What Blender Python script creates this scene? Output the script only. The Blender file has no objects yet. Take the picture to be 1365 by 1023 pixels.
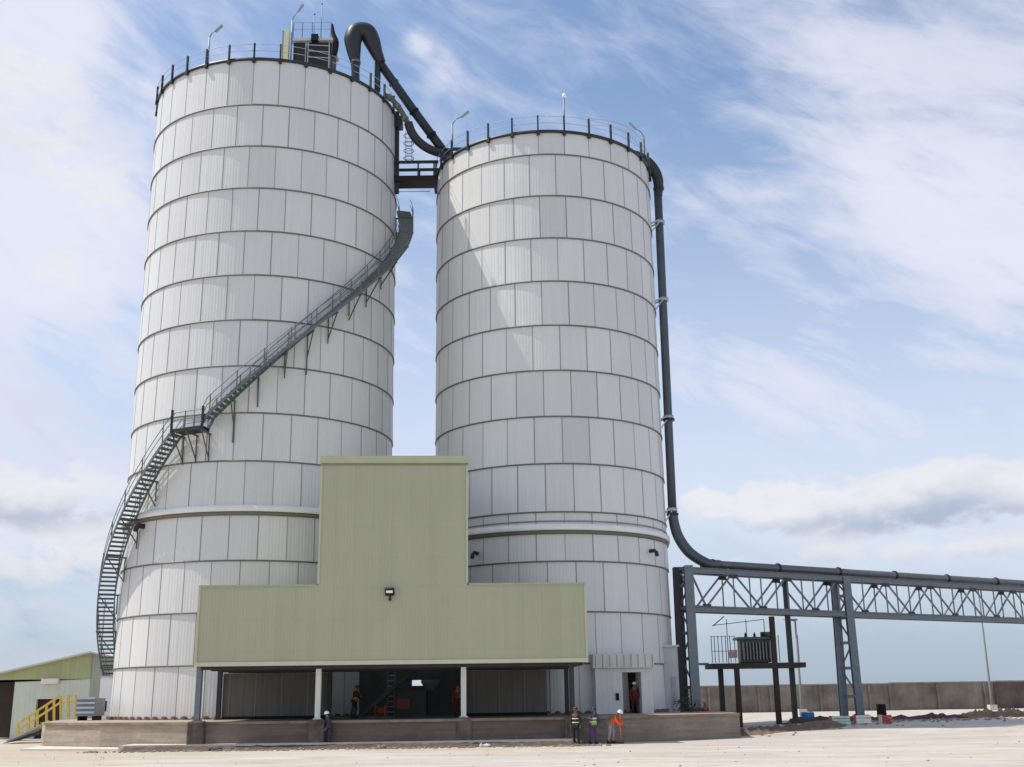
import bpy, bmesh, math, random
import numpy as np
from mathutils import Vector, Matrix
random.seed(7)
R_ = math.radians
sc = bpy.context.scene
COL = sc.collection
# ------------------------------------------------------------------ camera
F_PX, PITCH, ROLL, CZ = 1508.7, 0.2701, -0.0136, 2.3165
cp, sp_, cr, sr = math.cos(PITCH), math.sin(PITCH), math.cos(ROLL), math.sin(ROLL)
FW = Vector((0, cp, sp_)); UP0 = Vector((0, -sp_, cp)); RT0 = Vector((1, 0, 0))
RT = cr*RT0 + sr*UP0; UP = -sr*RT0 + cr*UP0
CAM = Vector((0, 0, CZ))
cam = bpy.data.cameras.new('camera'); camo = bpy.data.objects.new('camera', cam); COL.objects.link(camo)
cam.sensor_width = 36; cam.lens = F_PX/1365*36; cam.clip_end = 5000; cam.clip_start = 0.1
m = Matrix.Identity(4)
for i in range(3):
    m[i][0] = RT[i]; m[i][1] = UP[i]; m[i][2] = -FW[i]; m[i][3] = CAM[i]
camo.matrix_world = m
sc.camera = camo
def ray(x, y):
    return (FW + RT*((x-682.5)/F_PX) - UP*((y-511.5)/F_PX)).normalized()
def at(x, y, Y):                      # world point seen at a photo pixel, at depth Y
    d = ray(x, y); return CAM + d*(Y/d.y)
def atx(x, y, Y): return at(x, y, Y).x
def azel(x, y):
    d = ray(x, y); return math.degrees(math.atan2(d.x, d.y)), math.degrees(math.asin(d.z))
# ------------------------------------------------------------------ sun, sky, exposure
SUN_EL, SUN_AZ = 59.3, 1.0           # sun at the left, a little behind the silos
sdir = Vector((-math.cos(R_(SUN_AZ))*math.cos(R_(SUN_EL)), math.sin(R_(SUN_AZ))*math.cos(R_(SUN_EL)), math.sin(R_(SUN_EL))))
sun = bpy.data.lights.new('sun', 'SUN'); sun.energy = 4.0; sun.angle = R_(0.5); sun.color = (1.0, 0.955, 0.88)
suno = bpy.data.objects.new('sun', sun); COL.objects.link(suno)
suno.rotation_euler = sdir.to_track_quat('Z', 'Y').to_euler(); suno.location = sdir*200
sc.view_settings.view_transform = 'Standard'; sc.view_settings.look = 'None'
sc.view_settings.exposure = 0.0; sc.view_settings.gamma = 1.0
world = bpy.data.worlds.new('World'); sc.world = world; world.use_nodes = True
wn = world.node_tree; wn.nodes.clear()
class NB:                              # tiny node-expression helper
    def __init__(s, t): s.t = t
    def n(s, typ, **k):
        x = s.t.nodes.new(typ)
        for a, b in k.items(): setattr(x, a, b)
        return x
    def put(s, sock, v):
        if hasattr(v, 'is_output'): s.t.links.new(v, sock)
        elif v is not None: sock.default_value = v
    def m(s, op, a, b=None, c=None, clamp=False):
        x = s.n('ShaderNodeMath', operation=op); x.use_clamp = clamp
        s.put(x.inputs[0], a)
        if b is not None: s.put(x.inputs[1], b)
        if c is not None: s.put(x.inputs[2], c)
        return x.outputs[0]
    def mix(s, f, a, b, mode='MIX'):
        x = s.n('ShaderNodeMix', data_type='RGBA', blend_type=mode)
        s.put(x.inputs[0], f); s.put(x.inputs[6], a); s.put(x.inputs[7], b)
        return x.outputs[2]
    def noise(s, vec, scale, detail=3, rough=.5, dist=0.0):
        x = s.n('ShaderNodeTexNoise'); s.put(x.inputs['Vector'], vec)
        x.inputs['Scale'].default_value = scale; x.inputs['Detail'].default_value = detail
        x.inputs['Roughness'].default_value = rough; x.inputs['Distortion'].default_value = dist
        return x.outputs[0]
    def xyz(s, a, b, c):
        x = s.n('ShaderNodeCombineXYZ'); s.put(x.inputs[0], a); s.put(x.inputs[1], b); s.put(x.inputs[2], c); return x.outputs[0]
    def sstep(s, v, lo, hi):
        x = s.n('ShaderNodeMapRange', interpolation_type='SMOOTHSTEP'); s.put(x.inputs[0], v)
        x.inputs[1].default_value = lo; x.inputs[2].default_value = hi; return x.outputs[0]
    def bump(s, h, dist=.02, strength=.5):
        x = s.n('ShaderNodeBump'); s.put(x.inputs['Height'], h)
        x.inputs['Distance'].default_value = dist; x.inputs['Strength'].default_value = strength; return x.outputs[0]
w = NB(wn)
sky = w.n('ShaderNodeTexSky', sky_type='NISHITA'); sky.sun_disc = False
sky.sun_elevation = R_(SUN_EL); sky.sun_rotation = math.atan2(sdir.x, sdir.y)
sky.air_density = 1.0; sky.dust_density = 1.2; sky.ozone_density = 1.5
tc = w.n('ShaderNodeTexCoord'); sx = w.n('ShaderNodeSeparateXYZ'); wn.links.new(tc.outputs['Generated'], sx.inputs[0])
AZ = w.m('MULTIPLY', w.m('ARCTAN2', sx.outputs[0], sx.outputs[1]), 57.2958)
EL = w.m('MULTIPLY', w.m('ARCSINE', sx.outputs[2]), 57.2958)
def blob(px, py, rx, ry, amp):
    a, e = azel(px, py)
    u = w.m('MULTIPLY', w.m('SUBTRACT', AZ, a), 26.3/rx); v = w.m('MULTIPLY', w.m('SUBTRACT', EL, e), 26.3/ry)
    q = w.m('ADD', w.m('MULTIPLY', u, u), w.m('MULTIPLY', v, v))
    return w.m('MULTIPLY', w.m('EXPONENT', w.m('MULTIPLY', q, -1.0)), amp)
def addup(L):
    r = L[0]
    for q in L[1:]: r = w.m('ADD', r, q)
    return r
WARP = w.noise(w.xyz(w.m('MULTIPLY', AZ, .16), w.m('MULTIPLY', EL, .2), 3.3), 1.0, 4, .6)
AZ0, EL0 = AZ, EL
AZ = w.m('ADD', AZ0, w.m('MULTIPLY', w.m('SUBTRACT', WARP, .5), 4.5))
EL = w.m('ADD', EL0, w.m('MULTIPLY', w.m('SUBTRACT', WARP, .5), -3.0))
# streaky high cloud: noise domain sheared so the wisps run gently down to the right
U = w.m('ADD', AZ0, w.m('MULTIPLY', EL0, .55)); V_ = w.m('ADD', EL0, w.m('MULTIPLY', AZ0, .28))
N1 = w.noise(w.xyz(w.m('MULTIPLY', U, .085), w.m('MULTIPLY', V_, .17), 0.0), 1.0, 9, .60, .5)
N2 = w.noise(w.xyz(w.m('MULTIPLY', U, .26), w.m('MULTIPLY', V_, .46), 7.0), 1.0, 9, .62, .5)
N3 = w.noise(w.xyz(w.m('MULTIPLY', AZ0, .42), w.m('MULTIPLY', EL0, .75), 4.0), 1.0, 10, .62, .2)
cover = addup([blob(10, 130, 120, 220, .85), blob(80, 330, 120, 130, .6), blob(40, 20, 90, 70, .3),
               blob(60, 620, 260, 200, .42), blob(1230, 230, 150, 110, .60), blob(1330, 330, 130, 110, .40), blob(1300, 60, 230, 80, .36), blob(1090, 60, 70, 60, .28),
               blob(1040, 460, 130, 60, .26), blob(1240, 520, 260, 120, .34), blob(980, 255, 120, 22, .22), blob(545, 50, 22, 16, .55), blob(580, 105, 35, 40, .35),
               blob(180, 120, 40, 60, .25),
               blob(550, 480, 160, 220, .10), blob(30, 820, 200, 110, .25),
               blob(900, 160, 120, 90, -.36), blob(330, 30, 190, 90, -.24), blob(700, 30, 240, 90, -.14), blob(150, 70, 50, 50, -.25),
               blob(960, 420, 70, 50, -.16), blob(1165, 440, 60, 40, -.2), blob(1120, 330, 70, 40, -.15)])
dens = w.m('ADD', w.m('ADD', w.m('MULTIPLY', w.m('SUBTRACT', N1, .5), 1.5), w.m('MULTIPLY', w.m('SUBTRACT', N2, .5), 1.2)), w.m('ADD', cover, .14))
dens = w.m('MULTIPLY', w.sstep(dens, -.24, .86), .96)
# low bank of cumulus: crisper, lit tops and grey undersides
cum = addup([blob(1260, 655, 170, 34, .95), blob(1340, 700, 130, 40, .4), blob(1010, 665, 90, 30, .75), blob(1090, 700, 90, 24, .5), blob(935, 665, 26, 22, .5), blob(1150, 745, 300, 22, .5),
             blob(40, 650, 180, 60, .62), blob(110, 730, 160, 50, .55), blob(20, 830, 180, 50, .45), blob(20, 100, 120, 90, .6), blob(120, 240, 90, 60, .5), blob(60, 360, 110, 60, .5)])
cum = w.sstep(w.m('ADD', cum, w.m('MULTIPLY', w.m('SUBTRACT', N3, .5), 1.5)), .34, .72)
veil = w.m('MULTIPLY', w.sstep(EL0, 33.0, 3.0), .78)
dens = w.m('MAXIMUM', dens, veil)
shade = w.m('ADD', addup([blob(40, 770, 150, 40, .55), blob(60, 870, 250, 60, .75), blob(1150, 890, 560, 110, 1.1), blob(900, 740, 150, 40, .3),
               blob(80, 580, 160, 100, .22), blob(1330, 20, 200, 90, .22), blob(60, 180, 90, 40, .12)]),
               w.m('MULTIPLY', w.m('SUBTRACT', N2, .5), .5))
shade = w.m('MAXIMUM', w.m('MINIMUM', shade, 1.0), 0.0)
cshade = w.m('ADD', addup([blob(1250, 692, 150, 20, 1.0), blob(1020, 700, 110, 14, .45), blob(1200, 760, 400, 16, .5), blob(50, 690, 170, 20, .8), blob(40, 860, 200, 60, .7)]),
               w.m('MULTIPLY', w.m('SUBTRACT', N3, .5), .9))
cshade = w.m('MAXIMUM', w.m('MINIMUM', cshade, 1.0), 0.0)
SKYK = 0.15
def rgbk(c): return (c[0]/SKYK, c[1]/SKYK, c[2]/SKYK, 1)
cloud = w.mix(shade, rgbk((.80, .82, .94)), rgbk((.39, .49, .64)))
cumc = w.mix(cshade, rgbk((.86, .86, .89)), rgbk((.40, .47, .62)))
skc = w.mix(1.0, sky.outputs[0], (1.14, 1.17, 1.18, 1), 'MULTIPLY')
fin = w.mix(w.m('MULTIPLY', cum, .85), w.mix(dens, skc, cloud), cumc)
bg = w.n('ShaderNodeBackground'); wn.links.new(fin, bg.inputs[0]); bg.inputs[1].default_value = SKYK
wo = w.n('ShaderNodeOutputWorld'); wn.links.new(bg.outputs[0], wo.inputs[0])
world.cycles.sampling_method = 'MANUAL'; world.cycles.sample_map_resolution = 512
# ------------------------------------------------------------------ materials
MAT = {}
def mat(name, col, rough=.6, metal=0.0, var=.12, vscale=1.5, bump=0.0, bscale=8, spec=.4, streak=0.0, kind=None):
    if name in MAT: return MAT[name]
    M = bpy.data.materials.new(name); M.use_nodes = True; t = M.node_tree; b = t.nodes['Principled BSDF']; n = NB(t)
    tc = n.n('ShaderNodeTexCoord'); ob = tc.outputs['Object']
    v = n.noise(ob, vscale, 5, .6)
    k = n.m('ADD', n.m('MULTIPLY', n.m('SUBTRACT', v, .5), var*2.4), 1.0)
    if streak:
        mp = n.n('ShaderNodeMapping'); mp.inputs['Scale'].default_value = (6, 6, .22); t.links.new(ob, mp.inputs[0])
        s2 = n.noise(mp.outputs[0], 1.0, 5, .65)
        k = n.m('MULTIPLY', k, n.m('ADD', n.m('MULTIPLY', n.m('SUBTRACT', s2, .5), streak*2), 1.0))
    cc = n.n('ShaderNodeVectorMath', operation='SCALE'); cc.inputs[0].default_value = col[:3]; t.links.new(k, cc.inputs['Scale'])
    t.links.new(cc.outputs[0], b.inputs['Base Color'])
    b.inputs['Roughness'].default_value = rough; b.inputs['Metallic'].default_value = metal
    b.inputs['Specular IOR Level'].default_value = spec
    if bump: t.links.new(n.bump(n.noise(ob, bscale, 4, .6), bump, .6), b.inputs['Normal'])
    MAT[name] = M; return M
def silo_mat():
    M = bpy.data.materials.new('silo_cladding'); M.use_nodes = True; t = M.node_tree; b = t.nodes['Principled BSDF']; n = NB(t)
    uv = n.n('ShaderNodeUVMap'); uv.uv_map = 'UVMap'
    at_ = n.n('ShaderNodeAttribute'); at_.attribute_name = 'tone'
    s = n.n('ShaderNodeSeparateXYZ'); t.links.new(uv.outputs[0], s.inputs[0])
    st = n.noise(n.xyz(n.m('MULTIPLY', s.outputs[0], 3.2), n.m('MULTIPLY', s.outputs[1], .10), 0.0), 1.0, 5, .7)
    bl = n.noise(n.xyz(s.outputs[0], s.outputs[1], 2.0), .22, 4, .6)
    # faint rust and dirt runs below each lap
    fr = n.m('FRACT', n.m('DIVIDE', n.m('SUBTRACT', s.outputs[1], 1.3), 3.0))
    run = n.m('MULTIPLY', n.sstep(fr, .55, 1.0), n.sstep(st, .5, .8))
    k = n.m('ADD', n.m('MULTIPLY', n.m('SUBTRACT', st, .5), .20), n.m('MULTIPLY', n.m('SUBTRACT', bl, .5), .16))
    k = n.m('ADD', n.m('ADD', k, at_.outputs['Fac']), 1.0)
    k = n.m('SUBTRACT', k, n.m('MULTIPLY', run, .16))
    cc = n.n('ShaderNodeVectorMath', operation='SCALE'); cc.inputs[0].default_value = (.652, .652, .632); t.links.new(k, cc.inputs['Scale'])
    dirt = n.m('MULTIPLY', n.sstep(s.outputs[1], 2.6, 1.3), n.m('MULTIPLY', n.noise(n.xyz(s.outputs[0], s.outputs[1], 0.0), 1.6, 5, .7), .5))
    rs = n.noise(n.xyz(n.m('MULTIPLY', s.outputs[0], 2.4), n.m('MULTIPLY', s.outputs[1], .16), 9.0), 1.0, 4, .6)
    rust = n.m('MULTIPLY', n.m('MULTIPLY', n.sstep(rs, .66, .80), n.sstep(fr, .35, 1.0)), .30)
    c1 = n.mix(rust, cc.outputs[0], (.33, .22, .13, 1))
    t.links.new(n.mix(dirt, c1, (.42, .36, .28, 1)), b.inputs['Base Color'])
    rib = n.m('SINE', n.m('MULTIPLY', s.outputs[0], 2*math.pi/.2))
    h = n.m('ADD', n.m('MULTIPLY', rib, .5), n.m('MULTIPLY', n.noise(n.xyz(s.outputs[0], s.outputs[1], 0.0), .9, 3, .5), 1.6))
    t.links.new(n.bump(h, .012, .5), b.inputs['Normal'])
    b.inputs['Roughness'].default_value = .42; b.inputs['Specular IOR Level'].default_value = .45
    MAT['silo'] = M; return M
def hall_mat():
    M = bpy.data.materials.new('hall_cladding'); M.use_nodes = True; t = M.node_tree; b = t.nodes['Principled BSDF']; n = NB(t)
    tc = n.n('ShaderNodeTexCoord'); s = n.n('ShaderNodeSeparateXYZ'); t.links.new(tc.outputs['Object'], s.inputs[0])
    u = n.m('ADD', s.outputs[0], s.outputs[1])
    st = n.noise(n.xyz(n.m('MULTIPLY', u, 2.2), n.m('MULTIPLY', s.outputs[2], .12), 0.0), 1.0, 5, .65)
    sheet = n.n('ShaderNodeTexWhiteNoise', noise_dimensions='1D'); t.links.new(n.m('FLOOR', n.m('DIVIDE', u, 1.02)), sheet.inputs['W'])
    bl = n.noise(tc.outputs['Object'], .35, 4, .55)
    k = n.m('ADD', n.m('MULTIPLY', n.m('SUBTRACT', st, .5), .16), n.m('MULTIPLY', n.m('SUBTRACT', sheet.outputs[0], .5), .035))
    k = n.m('ADD', n.m('ADD', k, n.m('MULTIPLY', n.m('SUBTRACT', bl, .5), .16)), 1.0)
    lap = n.m('LESS_THAN', n.m('FRACT', n.m('DIVIDE', u, 1.02)), .035)
    k = n.m('SUBTRACT', k, n.m('MULTIPLY', lap, .07))
    row = n.m('MULTIPLY', n.m('LESS_THAN', n.m('FRACT', n.m('DIVIDE', s.outputs[2], 1.55)), .025), .05)
    k = n.m('SUBTRACT', k, row)
    cc = n.n('ShaderNodeVectorMath', operation='SCALE'); cc.inputs[0].default_value = (.405, .408, .27); t.links.new(k, cc.inputs['Scale'])
    t.links.new(cc.outputs[0], b.inputs['Base Color'])
    rib = n.m('SINE', n.m('MULTIPLY', u, 2*math.pi/.34))
    rb = n.m('POWER', n.m('ABSOLUTE', rib), .5)
    t.links.new(n.bump(rb, .02, .55), b.inputs['Normal'])
    b.inputs['Roughness'].default_value = .5
    MAT['hall'] = M; return M
SILO = silo_mat(); HALL = hall_mat()
SEAM = mat('seam_sealant', (.25, .25, .235), .7)
FLASH = mat('ring_flashing', (.165, .16, .145), .55, .2)
WFLASH = mat('white_flashing', (.80, .79, .74), .5)
CREAM = mat('cream_flashing', (.58, .57, .40), .5)
STEEL = mat('painted_blue_steel', (.165, .195, .215), .45, .3, .2, 3)
DARK = mat('dark_duct_steel', (.035, .038, .042), .45, .3, .25, 2)
PIPE = mat('pipe_grey_steel', (.085, .10, .115), .4, .4, .2, 1.2, streak=.15)
TEALST = mat('stair_steel', (.14, .165, .165), .5, .3, .2, 3)
GALV = mat('galvanised_steel', (.42, .45, .46), .4, .6)
RUST = mat('rusty_steel', (.045, .03, .024), .8, 0, .3, 3)
BLACK = mat('near_black', (.012, .012, .013), .8)
RAIL = mat('pale_rail', (.38, .45, .50), .5, .3)
# ------------------------------------------------------------------ helpers
def vec(p): return Vector((float(p[0]), float(p[1]), float(p[2])))
class MB:
    def __init__(s): s.bm = bmesh.new(); s.mi = 0
    def quad(s, *ps):
        f = s.bm.faces.new([s.bm.verts.new(vec(p)) for p in ps]); f.material_index = s.mi; return f
    def box(s, x0, x1, y0, y1, z0, z1, M=None):
        P = [(x0,y0,z0),(x1,y0,z0),(x1,y1,z0),(x0,y1,z0),(x0,y0,z1),(x1,y0,z1),(x1,y1,z1),(x0,y1,z1)]
        V = [s.bm.verts.new((M @ vec(p)) if M else vec(p)) for p in P]
        for q in ((0,3,2,1),(4,5,6,7),(0,1,5,4),(1,2,6,5),(2,3,7,6),(3,0,4,7)):
            f = s.bm.faces.new([V[i] for i in q]); f.material_index = s.mi
        return s
    def bar(s, a, b, w, h=None, up=None):   # rectangular bar from a to b
        a, b = vec(a), vec(b); h = h or w; d = b-a; L = d.length
        if L < 1e-6: return s
        d.normalize(); u = vec(up) if up is not None else Vector((0, 0, 1))
        if abs(d.dot(u)) > .98: u = Vector((1, 0, 0))
        x = d.cross(u).normalized(); y = x.cross(d).normalized()
        Mx = Matrix((x, d, y)).transposed().to_4x4(); Mx.translation = a
        return s.box(-w/2, w/2, 0, L, -h/2, h/2, Mx)
    def ibeam(s, a, b, w, h, t=.03):
        a, b = vec(a), vec(b); d = (b-a); L = d.length; d.normalize(); u = Vector((0, 0, 1))
        if abs(d.dot(u)) > .9: u = Vector((0, 1, 0))
        x = d.cross(u).normalized(); y = x.cross(d).normalized()
        Mx = Matrix((x, d, y)).transposed().to_4x4(); Mx.translation = a
        s.box(-w/2, w/2, 0, L, h/2-t, h/2, Mx); s.box(-w/2, w/2, 0, L, -h/2, -h/2+t, Mx)
        return s.box(-t/2, t/2, 0.002, L-.002, -h/2+t, h/2-t, Mx)
    def tube(s, pts, r, seg=10, cap=True, smooth=True):
        pts = [vec(p) for p in pts]; n = len(pts)
        rs = r if isinstance(r, (list, tuple)) else [r]*n
        prev = None; rings = []
        for i, p in enumerate(pts):
            d = (pts[min(i+1, n-1)]-pts[max(i-1, 0)]).normalized()
            if prev is None:
                u = Vector((0, 0, 1)) if abs(d.z) < .9 else Vector((1, 0, 0)); prev = d.cross(u).normalized()
            x = (prev - d*prev.dot(d)).normalized(); prev = x; y = d.cross(x)
            rings.append([s.bm.verts.new(p + (x*math.cos(t)+y*math.sin(t))*rs[i]) for t in [2*math.pi*k/seg for k in range(seg)]])
        for a, b in zip(rings, rings[1:]):
            for k in range(seg):
                f = s.bm.faces.new((a[k], a[(k+1) % seg], b[(k+1) % seg], b[k])); f.smooth = smooth; f.material_index = s.mi
        if cap:
            for rr in (list(reversed(rings[0])), rings[-1]):
                f = s.bm.faces.new(rr); f.material_index = s.mi
        return s
    def lathe(s, prof, cx=0, cy=0, seg=24, a0=0, a1=360, smooth=True):
        full = abs(a1-a0-360) < 1e-6; K = seg if full else seg+1
        rows = [[s.bm.verts.new((cx+r*math.sin(R_(a0+(a1-a0)*k/seg)), cy-r*math.cos(R_(a0+(a1-a0)*k/seg)), z)) for k in range(K)] for r, z in prof]
        for a, b in zip(rows, rows[1:]):
            for k in range(seg):
                j = (k+1) % K
                f = s.bm.faces.new((a[k], a[j], b[j], b[k])); f.smooth = smooth; f.material_index = s.mi
        return s
    def prism(s, poly, z0, z1):
        n = len(poly); lo = [s.bm.verts.new((x, y, z0)) for x, y in poly]; hi = [s.bm.verts.new((x, y, z1)) for x, y in poly]
        s.bm.faces.new(list(reversed(lo))); s.bm.faces.new(hi)
        for i in range(n): s.bm.faces.new((lo[i], lo[(i+1) % n], hi[(i+1) % n], hi[i]))
        return s
    def build(s, name, m, parent=None, bevel=0.0):
        me = bpy.data.meshes.new(name)
        if bevel: bmesh.ops.bevel(s.bm, geom=s.bm.edges[:], offset=bevel, segments=1, affect='EDGES')
        bmesh.ops.recalc_face_normals(s.bm, faces=s.bm.faces[:])
        s.bm.to_mesh(me); s.bm.free()
        for q in (m if isinstance(m, (list, tuple)) else [m]): me.materials.append(q)
        o = bpy.data.objects.new(name, me); COL.objects.link(o)
        if parent:
            o.parent = parent
            me.transform(Matrix.Translation(parent.location).inverted() if not parent.rotation_euler.z else
                         (Matrix.Translation(parent.location) @ Matrix.Rotation(parent.rotation_euler.z, 4, 'Z')).inverted())
        return o
    def sub(s, name, m, part, root):     # sub-part: child of a part, geometry given in world space
        o = s.build(name, m, root); o.parent = part; return o
def tag(o, label=None, cat=None, group=None, kind=None):
    if label: o['label'] = label
    if cat: o['category'] = cat
    if group: o['group'] = group
    if kind: o['kind'] = kind
    return o
def thing(name, loc, label, cat, group=None):
    o = bpy.data.objects.new(name, None); COL.objects.link(o); o.location = loc; o.empty_display_size = .3
    return tag(o, label, cat, group)
def dup(root, loc, rz=None, label=None):
    r = root.copy(); COL.objects.link(r); r.location = loc
    if rz is not None: r.rotation_euler = (0, 0, rz)
    if label: r['label'] = label
    for ch in list(root.children):
        c = ch.copy(); COL.objects.link(c); c.parent = r
        for g in ch.children:
            d = g.copy(); COL.objects.link(d); d.parent = c
    return r
def smooth(t): t = max(0, min(1, t)); return t*t*(3-2*t)
def gz(x, y):                          # ground height
    return .5*smooth((x-9)/12)*smooth((y-62)/12)
# ------------------------------------------------------------------ ground
def ground():
    bm = bmesh.new()
    xs = [-900, -400, -200, -120] + [(-80+i*2) for i in range(81)] + [120, 200, 400, 900]
    ys = [-300, -100, -40, 0, 20] + [30+i*1.5 for i in range(74)] + [180, 300, 600, 1500]
    V = [[bm.verts.new((x, y, gz(x, y) + (random.uniform(-.015, .015) if 20 < y < 140 and abs(x) < 80 and not (56 < y < 68) else 0))) for x in xs] for y in ys]
    for j in range(len(ys)-1):
        for i in range(len(xs)-1):
            f = bm.faces.new((V[j][i], V[j][i+1], V[j+1][i+1], V[j+1][i])); f.smooth = True
    me = bpy.data.meshes.new('ground'); bm.to_mesh(me); bm.free()
    M = bpy.data.materials.new('sandy_concrete_yard'); M.use_nodes = True; t = M.node_tree; b = t.nodes['Principled BSDF']; n = NB(t)
    tc = n.n('ShaderNodeTexCoord'); s = n.n('ShaderNodeSeparateXYZ'); t.links.new(tc.outputs['Object'], s.inputs[0])
    st = n.noise(n.xyz(n.m('MULTIPLY', s.outputs[0], .09), n.m('MULTIPLY', s.outputs[1], .55), 0.0), 1.0, 8, .7, 1.2)
    fine = n.noise(tc.outputs['Object'], 3.0, 6, .7)
    big = n.noise(tc.outputs['Object'], .12, 4, .6)
    c = n.mix(n.sstep(st, .30, .72), (.42, .365, .30, 1), (.57, .53, .465, 1))
    c = n.mix(n.m('MULTIPLY', n.sstep(big, .48, .66), .6), c, (.46, .36, .265, 1))
    med = n.noise(n.xyz(n.m('MULTIPLY', s.outputs[0], .30), n.m('MULTIPLY', s.outputs[1], .8), 5.0), 1.0, 9, .72, .8)
    c = n.mix(n.m('MULTIPLY', n.sstep(med, .54, .66), .55), c, (.27, .225, .18, 1))
    c = n.mix(n.m('MULTIPLY', n.sstep(med, .42, .30), .5), c, (.66, .64, .59, 1))
    left = n.sstep(s.outputs[0], -10.0, -22.0)
    c = n.mix(n.m('MULTIPLY', left, .5), c, (.43, .35, .235, 1))
    k = n.m('ADD', n.m('MULTIPLY', n.m('SUBTRACT', fine, .5), .35), 1.0)
    cc = n.n('ShaderNodeVectorMath', operation='SCALE'); t.links.new(c, cc.inputs[0]); t.links.new(k, cc.inputs['Scale'])
    t.links.new(cc.outputs[0], b.inputs['Base Color']); b.inputs['Roughness'].default_value = .9
    t.links.new(n.bump(n.m('ADD', fine, n.m('MULTIPLY', st, 2.0)), .05, .5), b.inputs['Normal'])
    me.materials.append(M); o = bpy.data.objects.new('ground', me); COL.objects.link(o); tag(o, 'pale sandy concrete yard', kind='structure')
ground()
CONC = mat('weathered_concrete', (.25, .195, .145), .9, 0, .35, .9, .02, 6, .2, .5)
CONC2 = mat('pier_concrete', (.13, .108, .09), .9, 0, .9, 1.6, .02, 6, .2, .3)
APR = mat('apron_concrete', (.62, .57, .49), .9, 0, .2, 1.0, .02, 6, .2)
DIRT = mat('dark_wet_soil', (.065, .05, .04), .95, 0, .5, 2.0, .05, 5, .2)
def plinth_mat():
    M = bpy.data.materials.new('stained_shaded_concrete'); M.use_nodes = True; t = M.node_tree; b = t.nodes['Principled BSDF']; n = NB(t)
    tc = n.n('ShaderNodeTexCoord'); s = n.n('ShaderNodeSeparateXYZ'); t.links.new(tc.outputs['Object'], s.inputs[0])
    lay = n.noise(n.xyz(n.m('MULTIPLY', s.outputs[0], .35), n.m('MULTIPLY', s.outputs[1], .35), n.m('MULTIPLY', s.outputs[2], 5.0)), 1.0, 6, .65)
    blot = n.noise(tc.outputs['Object'], .55, 6, .68); fine = n.noise(tc.outputs['Object'], 5.0, 4, .6)
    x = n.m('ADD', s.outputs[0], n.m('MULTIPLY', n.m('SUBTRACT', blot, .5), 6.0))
    st = n.m('MULTIPLY', n.sstep(x, -17.5, -12.0), n.m('SUBTRACT', 1.0, n.m('MULTIPLY', n.sstep(x, 2.0, 6.0), .55)))  # darker middle stretch paints the hall's shade into the concrete colour
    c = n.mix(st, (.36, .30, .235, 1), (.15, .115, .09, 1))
    k = n.m('ADD', n.m('ADD', n.m('MULTIPLY', n.m('SUBTRACT', lay, .5), 1.0), n.m('MULTIPLY', n.m('SUBTRACT', blot, .5), .9)), n.m('ADD', n.m('MULTIPLY', n.m('SUBTRACT', fine, .5), .35), 1.0))
    cc = n.n('ShaderNodeVectorMath', operation='SCALE'); t.links.new(c, cc.inputs[0]); t.links.new(k, cc.inputs['Scale'])
    t.links.new(cc.outputs[0], b.inputs['Base Color']); b.inputs['Roughness'].default_value = .92
    t.links.new(n.bump(n.m('ADD', lay, fine), .03, .7), b.inputs['Normal']); return M
# plinth carrying both silos
PLF = [(-25.6, 64.0), (-21.6, 61.3), (-16.3, 59.1), (-5, 58.8), (3.0, 59.8), (8.0, 61.6), (12.2, 64.6)]
PL = PLF + [(13.5, 88), (-28.9, 88), (-28.2, 72.5), (-26.2, 65.2)]
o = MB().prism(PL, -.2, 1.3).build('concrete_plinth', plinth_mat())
tag(o, 'long low stained concrete plinth with painted hall shade under the two silos', 'plinth')
# worn coping along the plinth's front edge
mb = MB()
for a, b in zip(PLF, PLF[1:]):
    mb.bar((a[0], a[1]-.04, 1.24), (b[0], b[1]-.04, 1.24), .10, .13)
cop = mb.build('coping', mat('coping_concrete', (.24, .19, .14), .9, 0, .7, 1.2), o)
ap = MB().prism([(-19.5, 58.05), (3.0, 58.35), (3.0, 59.75), (-5, 58.75), (-16.3, 59.05), (-19.5, 60.2)], 0.002, .27).build('apron_slab', APR)
tag(ap, 'narrow concrete apron along the plinth foot', kind='structure')
ap2 = MB().prism([(-25.2, 60.2), (-19.51, 58.25), (-19.51, 60.2), (-21.6, 61.2), (-25.6, 63.9)], 0.002, .10).build('apron_slab', APR); tag(ap2, 'low sunlit apron at the left end of the plinth', kind='structure')
mm = MB(); rnd = random.Random(2); n_ = 90; rows = []
for i in range(n_+1):
    t_ = i/n_; x_ = -19.2+22.4*t_; y0_ = 58.0+.3*t_
    rows.append([mm.bm.verts.new((x_, y0_+dy, z_*rnd.uniform(.75, 1.1)+.004)) for dy, z_ in ((.1, .2), (-.06, .18), (-.25, .10), (-.55, .05), (-.85+rnd.uniform(-.2, .2), 0.0))])
for a, b in zip(rows, rows[1:]):
    for j in range(4): mm.bm.faces.new((a[j], b[j], b[j+1], a[j+1]))
dr = mm.build('drain_ditch', mat('brown_edge_soil', (.11, .08, .06), .95, 0, .6, 2.5, .05, 5))
tag(dr, 'dark muddy strip between road and apron', kind='structure')
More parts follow.
